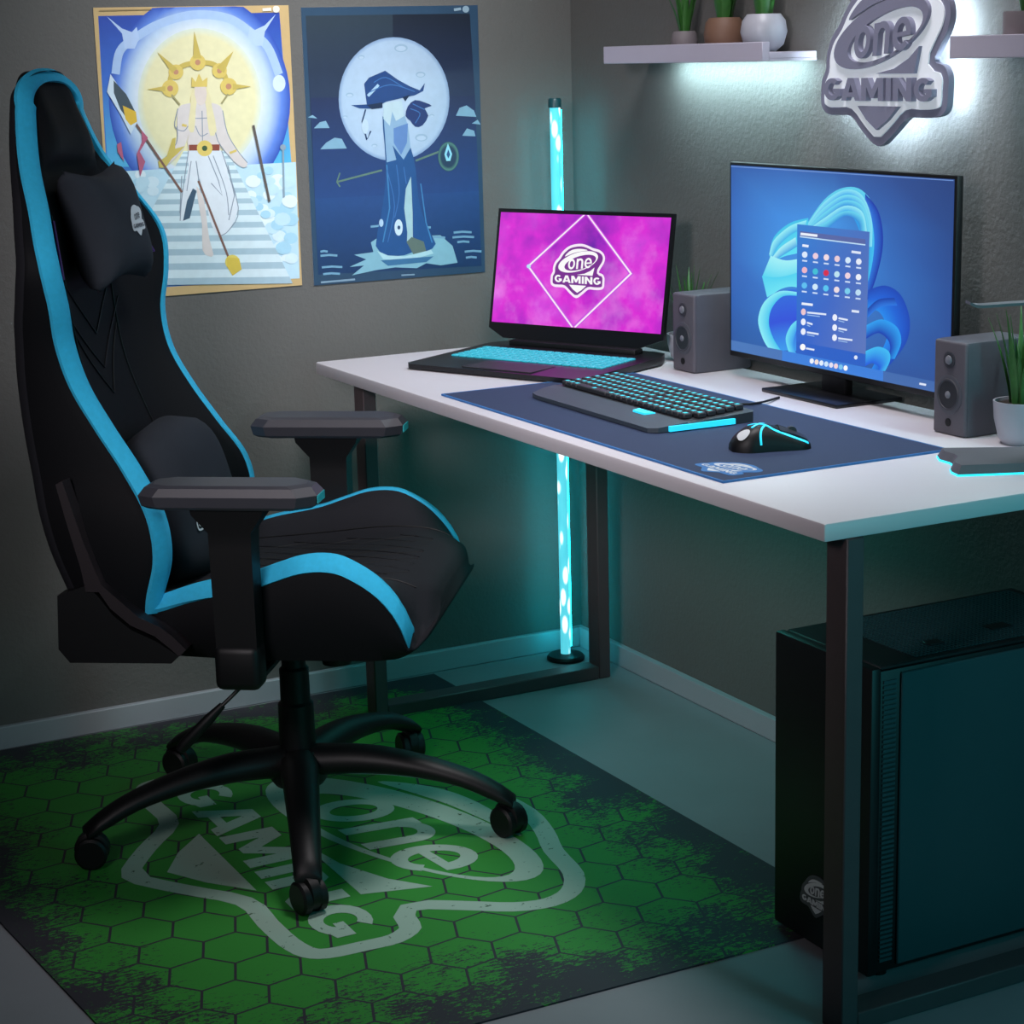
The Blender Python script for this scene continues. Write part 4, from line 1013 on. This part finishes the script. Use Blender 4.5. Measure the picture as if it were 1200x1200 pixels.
# seat
ZW = [(-.21, .487), (-.16, .499), (-.09, .521), (0, .540), (.05, .557), (.09, .570), (.13, .574), (.165, .567), (.217, .533), (.25, .489), (.268, .44), (.275, .412)]
ZC = [(-.21, .485), (-.1, .492), (.05, .503), (.15, .512), (.22, .514), (.26, .509), (.280, .503), (.292, .494), (.300, .480)]
ZB = [(-.21, .40), (.0, .393), (.2, .395), (.24, .398), (.262, .405), (.280, .417), (.292, .428), (.300, .440)]
SWd = [(-.21, .25), (-.15, .27), (0, .275), (.2, .275), (.255, .272), (.270, .266), (.282, .252), (.292, .232), (.300, .195)]
def seat_ring(x):
    w, zc, zw, zb = interp(SWd, x), sinterp(ZC, x), sinterp(ZW, x), interp(ZB, x)
    if x > .262: zw = max(zb + .012, zw)
    zo = max(zb + .007, zw - .022)
    half = [(0, zc), (.3 * w, zc), (.55 * w, zc - .002), (.68 * w, zc + (zw - zc) * .15), (w - .055, zc + (zw - zc) * .72), (w - .032, zw), (w - .012, zw - .003), (w - .002, zo), (w, zb + (zo - zb) * .6), (w - .002, zb + (zo - zb) * .3), (w - .02, zb), (.5 * w, zb), (0, zb)]
    return [(x, -y, z) for y, z in half] + [(x, y, z) for y, z in reversed(half[1:-1])]
xs = [-.21 + .0125 * i for i in range(39)] + [.275, .281, .286, .291, .295, .298, .300]
b = NB(); loft(b, [seat_ring(x) for x in xs if x <= .27 or x >= .275]); lit_shaded_split(obj('seat', b, [M['leather'], M['seatlit']], ch, angle=60), lambda n: n.z > .25 or n.x > .6)
for s in (-1, 1):
    rings = []
    for i in range(39):
        x = -.175 + .441 * i / 38; w, zw = interp(SWd, x), sinterp(ZW, x)
        e = min(1, (x + .178) / .12); t = .010 + .020 * e
        dx = .006 * max(0, (x - .17) / .1)
        rings.append([(x + dx, s * (w - t), zw - .004), (x + dx, s * (w - t + .003), zw + .003), (x + dx, s * (w - .013), zw + .003), (x + dx * .5, s * (w + .003), zw - .016 - .006 * e), (x, s * (w - .001), zw - .024), (x, s * (w - t * .6), zw - .010)])
    b = NB(); loft(b, rings); obj('seat_trim', b, M['blue'], ch, angle=60)
b = NB()
for s in (-1, 1):
    pts = []
    for q in range(30):
        x = -.17 + .435 * q / 29; r = seat_ring(x)[:6]; yv = .66 * interp(SWd, x); pts.append((x, s * yv, interp([(-p_[1], p_[2]) for p_ in r], yv) + .0004))
    tube(b, pts, .0016, 6)
obj('seam', b, M['plastic'], ch)
# quilting lines on the seat
b = NB()
for k in range(-6, 7):
    for s in (-1, 1):
        pts = []
        for q in range(13):
            x = -.16 + .40 * q / 12; y = k * .045 + s * (x * .45)
            if abs(y) < .150: pts.append((x, y, sinterp(ZC, x) + .0004 - .002 * abs(y) / .151))
        if len(pts) > 2: tube(b, pts, .0012, 5)
obj('quilting', b, M['plastic'], ch)
# pillows
def pillow(name, c, w, h, d, tilt, m, pinch=.18, n=20, parent=ch, ex=.6, yaw=0, rnd_=0):
    rings = []; T = Matrix.Rotation(yaw, 3, 'Z') @ Matrix.Rotation(tilt, 3, 'Y')
    bm = NB(); g = {}
    for side in (1, -1):
        for i in range(n + 1):
            for j in range(n + 1):
                u, v = 2 * i / n - 1, 2 * j / n - 1
                e = max(0, (1 - u ** 4)) ** .5 * max(0, (1 - v ** 4)) ** .5
                y = u * w / 2 * (1 - pinch * (1 - v * v) * .35 * 1.0) ; z = v * h / 2 * (1 - pinch * (1 - u * u) * .35)
                y *= math.sqrt(1 - rnd_ * v * v / 2); z *= math.sqrt(1 - rnd_ * u * u / 2)
                x = side * d / 2 * e
                if (i in (0, n) or j in (0, n)) and side == -1: g[side, i, j] = g[1, i, j]; continue
                g[side, i, j] = bm.verts.new(Vector(c) + T @ Vector((x, y, z)))
        for i in range(n):
            for j in range(n):
                q = [g[side, i, j], g[side, i + 1, j], g[side, i + 1, j + 1], g[side, i, j + 1]]
                try: bm.faces.new(q if side == 1 else q[::-1])
                except ValueError: pass
    o = obj(name, bm, m, parent, angle=80); return o, T
hp, T1 = pillow('neck_pillow', (-.296, .012, 1.090), .262, .215, .10, math.radians(-13), M['pillow'], pinch=.5)
def on_pillow(c, T, w, h, d, S, u, v, uo=0, vo=0):
    y = u * S + uo; z = (v - .3) * S + vo
    a, bb = 2 * y / w, 2 * z / h
    e = max(0, 1 - a ** 4) ** .5 * max(0, 1 - bb ** 4) ** .5
    return Vector(c) + T @ Vector((d / 2 * e + .0015, y, z))
b = NB(); flat(b, E_['outer'], lambda u, v, h: on_pillow((-.296, .012, 1.090), T1, .262, .215, .10, .066, u, v, .015, .0) + Vector((h, 0, 0)), 0, 0)
obj('emblem_print', b, M['white'], hp)
b = NB()
for k in ('gaming', 'one'): flat(b, E_[k], lambda u, v, h: on_pillow((-.296, .012, 1.090), T1, .262, .215, .10, .066, u, v, .015, .0) + Vector((.001, 0, 0)), 0, 0)
obj('emblem_letters', b, M['grey_ink'], hp)
lp, T2 = pillow('lumbar_pillow', (-.190, 0, .612), .38, .29, .13, math.radians(-14), M['pillow'], pinch=0, rnd_=.75)
b = NB(); flat(b, E_['band'], lambda u, v, h: on_pillow((-.190, 0, .612), T2, .38, .29, .13, .09, u, v, -.080, -.020), 0, 0)
flat(b, E_['gaming'], lambda u, v, h: on_pillow((-.190, 0, .612), T2, .38, .29, .13, .09, u, v, -.080, -.020), 0, 0)
obj('emblem_print', b, M['white'], lp)
# recliner brackets and covers
for s in (-1, 1):
    Y = lambda a: s * a
    b = NB(); poly = [(-.313, .512), (-.318, .42), (-.300, .397), (-.125, .399), (-.112, .412), (-.150, .437), (-.19, .455), (-.22, .480), (-.243, .512), (-.262, .53)]
    prism(b, poly, lambda x, z: (x, Y(.262), z), lambda x, z: (x, Y(.300), z)); cvr = obj('side_cover', b, M['plastic'], ch)
    b = NB(); poly = [(-.268, .560), (-.262, .520), (-.240, .520), (-.222, .492), (-.19, .464), (-.15, .446), (-.128, .428), (-.110, .412), (-.098, .424), (-.118, .445), (-.14, .462), (-.175, .478), (-.205, .505), (-.235, .532), (-.245, .560), (-.262, .61), (-.288, .705), (-.300, .700), (-.285, .63)]
    prism(b, poly, lambda x, z: (x, Y(.270), z), lambda x, z: (x, Y(.303), z)); obj('recline_bracket', b, M['cover'], ch)
# armrests
for s, xo in ((-1, -.005), (1, .012)):
    yc = s * .304
    b = NB()
    def padring(z, i, ch_=0):
        x0, x1, w = -.146 + i, .146 - i, .046 - i * .6; c_ = .028
        return [(xo + x0, yc - w + c_ * .5, z), (xo + x0 + c_, yc - w, z), (xo + x1 - c_, yc - w, z), (xo + x1, yc - w + c_ * .8, z), (xo + x1, yc + w - c_ * .8, z), (xo + x1 - c_, yc + w, z), (xo + x0 + c_, yc + w, z), (xo + x0, yc + w - c_ * .5, z)]
    loft(b, [padring(.668, .012), padring(.673, .004), padring(.690, 0), padring(.703, .010), padring(.707, .02)])
    pad = obj('armrest_pad', b, M['armpad'], ch, angle=20)
    b = NB(); box(b, xo + .1455, xo + .1475, yc - .022, yc + .022, .677, .690); obj('end_reflection', b, M['teal'], pad)  # teal reflection on the pad end, put in as a coloured cap
    b = NB(); r_ = lambda x0, x1, w, z: [(xo + x0, yc - w, z), (xo + x1, yc - w, z), (xo + x1, yc + w, z), (xo + x0, yc + w, z)]
    loft(b, [r_(-.034, .034, .022, .40), r_(-.036, .034, .024, .60), r_(-.036, .035, .025, .628), r_(-.060, .056, .032, .658), r_(-.062, .060, .034, .670)]); obj('armrest_post', b, M['plastic'], ch, angle=20)
    b = NB(); box(b, xo - .040, xo + .038, yc - .028, yc + .026, .362, .44, .014, 3); obj('armrest_socket', b, M['plastic'], ch)
    b = NB(); box(b, xo - .03, xo + .03, min(yc, s * .05), max(yc, s * .05), .366, .380, .003, 1); obj('armrest_bracket', b, M['plastic'], ch)
# mechanism
b = NB(); box(b, -.11, .13, -.10, .10, .345, .392, .008, 2); obj('tilt_mechanism', b, M['plastic'], ch)
b = NB(); cyl(b, (.085, -.02, .345), (.085, -.02, .318), .032, .026); obj('tension_knob', b, M['plastic'], ch)
b = NB(); tube(b, [(-.01, -.20, .352), (-.03, -.22, .338), (-.065, -.24, .305)], .0035, 8); tube(b, [(-.062, -.238, .308), (-.085, -.245, .285), (-.125, -.255, .245), (-.135, -.257, .232)], [.006, .0095, .0105, .008], 12); obj('tilt_lever', b, M['plastic'], ch)
b = NB(); lathe(b, [(0, .10), (.030, .10), (.033, .16), (.032, .235), (.027, .24), (.0265, .30), (.022, .305), (.021, .35), (0, .35)], n=28); obj('gas_lift', b, M['plastic'], ch)
b = NB(); lathe(b, [(0, .085), (.045, .085), (.052, .095), (.052, .135), (.043, .150), (0, .152)], n=30); obj('base_hub', b, M['plastic'], ch)
for k, deg in enumerate((250, 322, 34, 106, 178)):
    a = math.radians(deg + 36); d = Vector((math.cos(a), math.sin(a), 0)); sdir = Vector((-d.y, d.x, 0))
    rings = []
    for i in range(17):
        t = i / 16; r = .03 + .365 * t
        z = sinterp([(0, .126), (.25, .131), (.5, .124), (.75, .104), (.92, .078), (1, .062)], t); w = .036 - .013 * t; h = sinterp([(0, .032), (.3, .028), (.7, .020), (.9, .019), (1, .013)], t)
        c_ = d * r + Vector((0, 0, z))
        rings.append([c_ + sdir * (w * math.cos(q)) * 1.0 + Vector((0, 0, h * math.sin(q) * (1.0 if math.sin(q) > 0 else .8))) for q in [2 * PI * j / 12 for j in range(12)]])
    b = NB(); loft(b, rings); leg = obj('base_leg', b, M['plastic'], ch, angle=60)
    a2 = a + [.5, -.6, .9, .3, -.4][k]; e = Vector((math.cos(a2), math.sin(a2), 0)); f_ = Vector((-e.y, e.x, 0)); c_ = d * .385 + Vector((0, 0, .0285))
    b = NB(); cyl(b, d * .385 + Vector((0, 0, .045)), d * .385 + Vector((0, 0, .075)), .008, n=12)
    for s in (-1, 1):
        prof = [(.006, .018), (.008, .0285), (.020, .0285), (.0235, .024), (.0235, .004)]
        loft(b, [circ(c_ + f_ * (s * o_), e, (0, 0, 1), r_, 24) for o_, r_ in prof])
    rings = [circ(c_ + f_ * o_ + Vector((0, 0, .006)), e, (0, 0, 1), r_, 20) for o_, r_ in ((-.012, .022), (-.008, .030), (.008, .030), (.012, .022))]
    loft(b, rings)
    obj('caster', b, M['plastic'], leg)
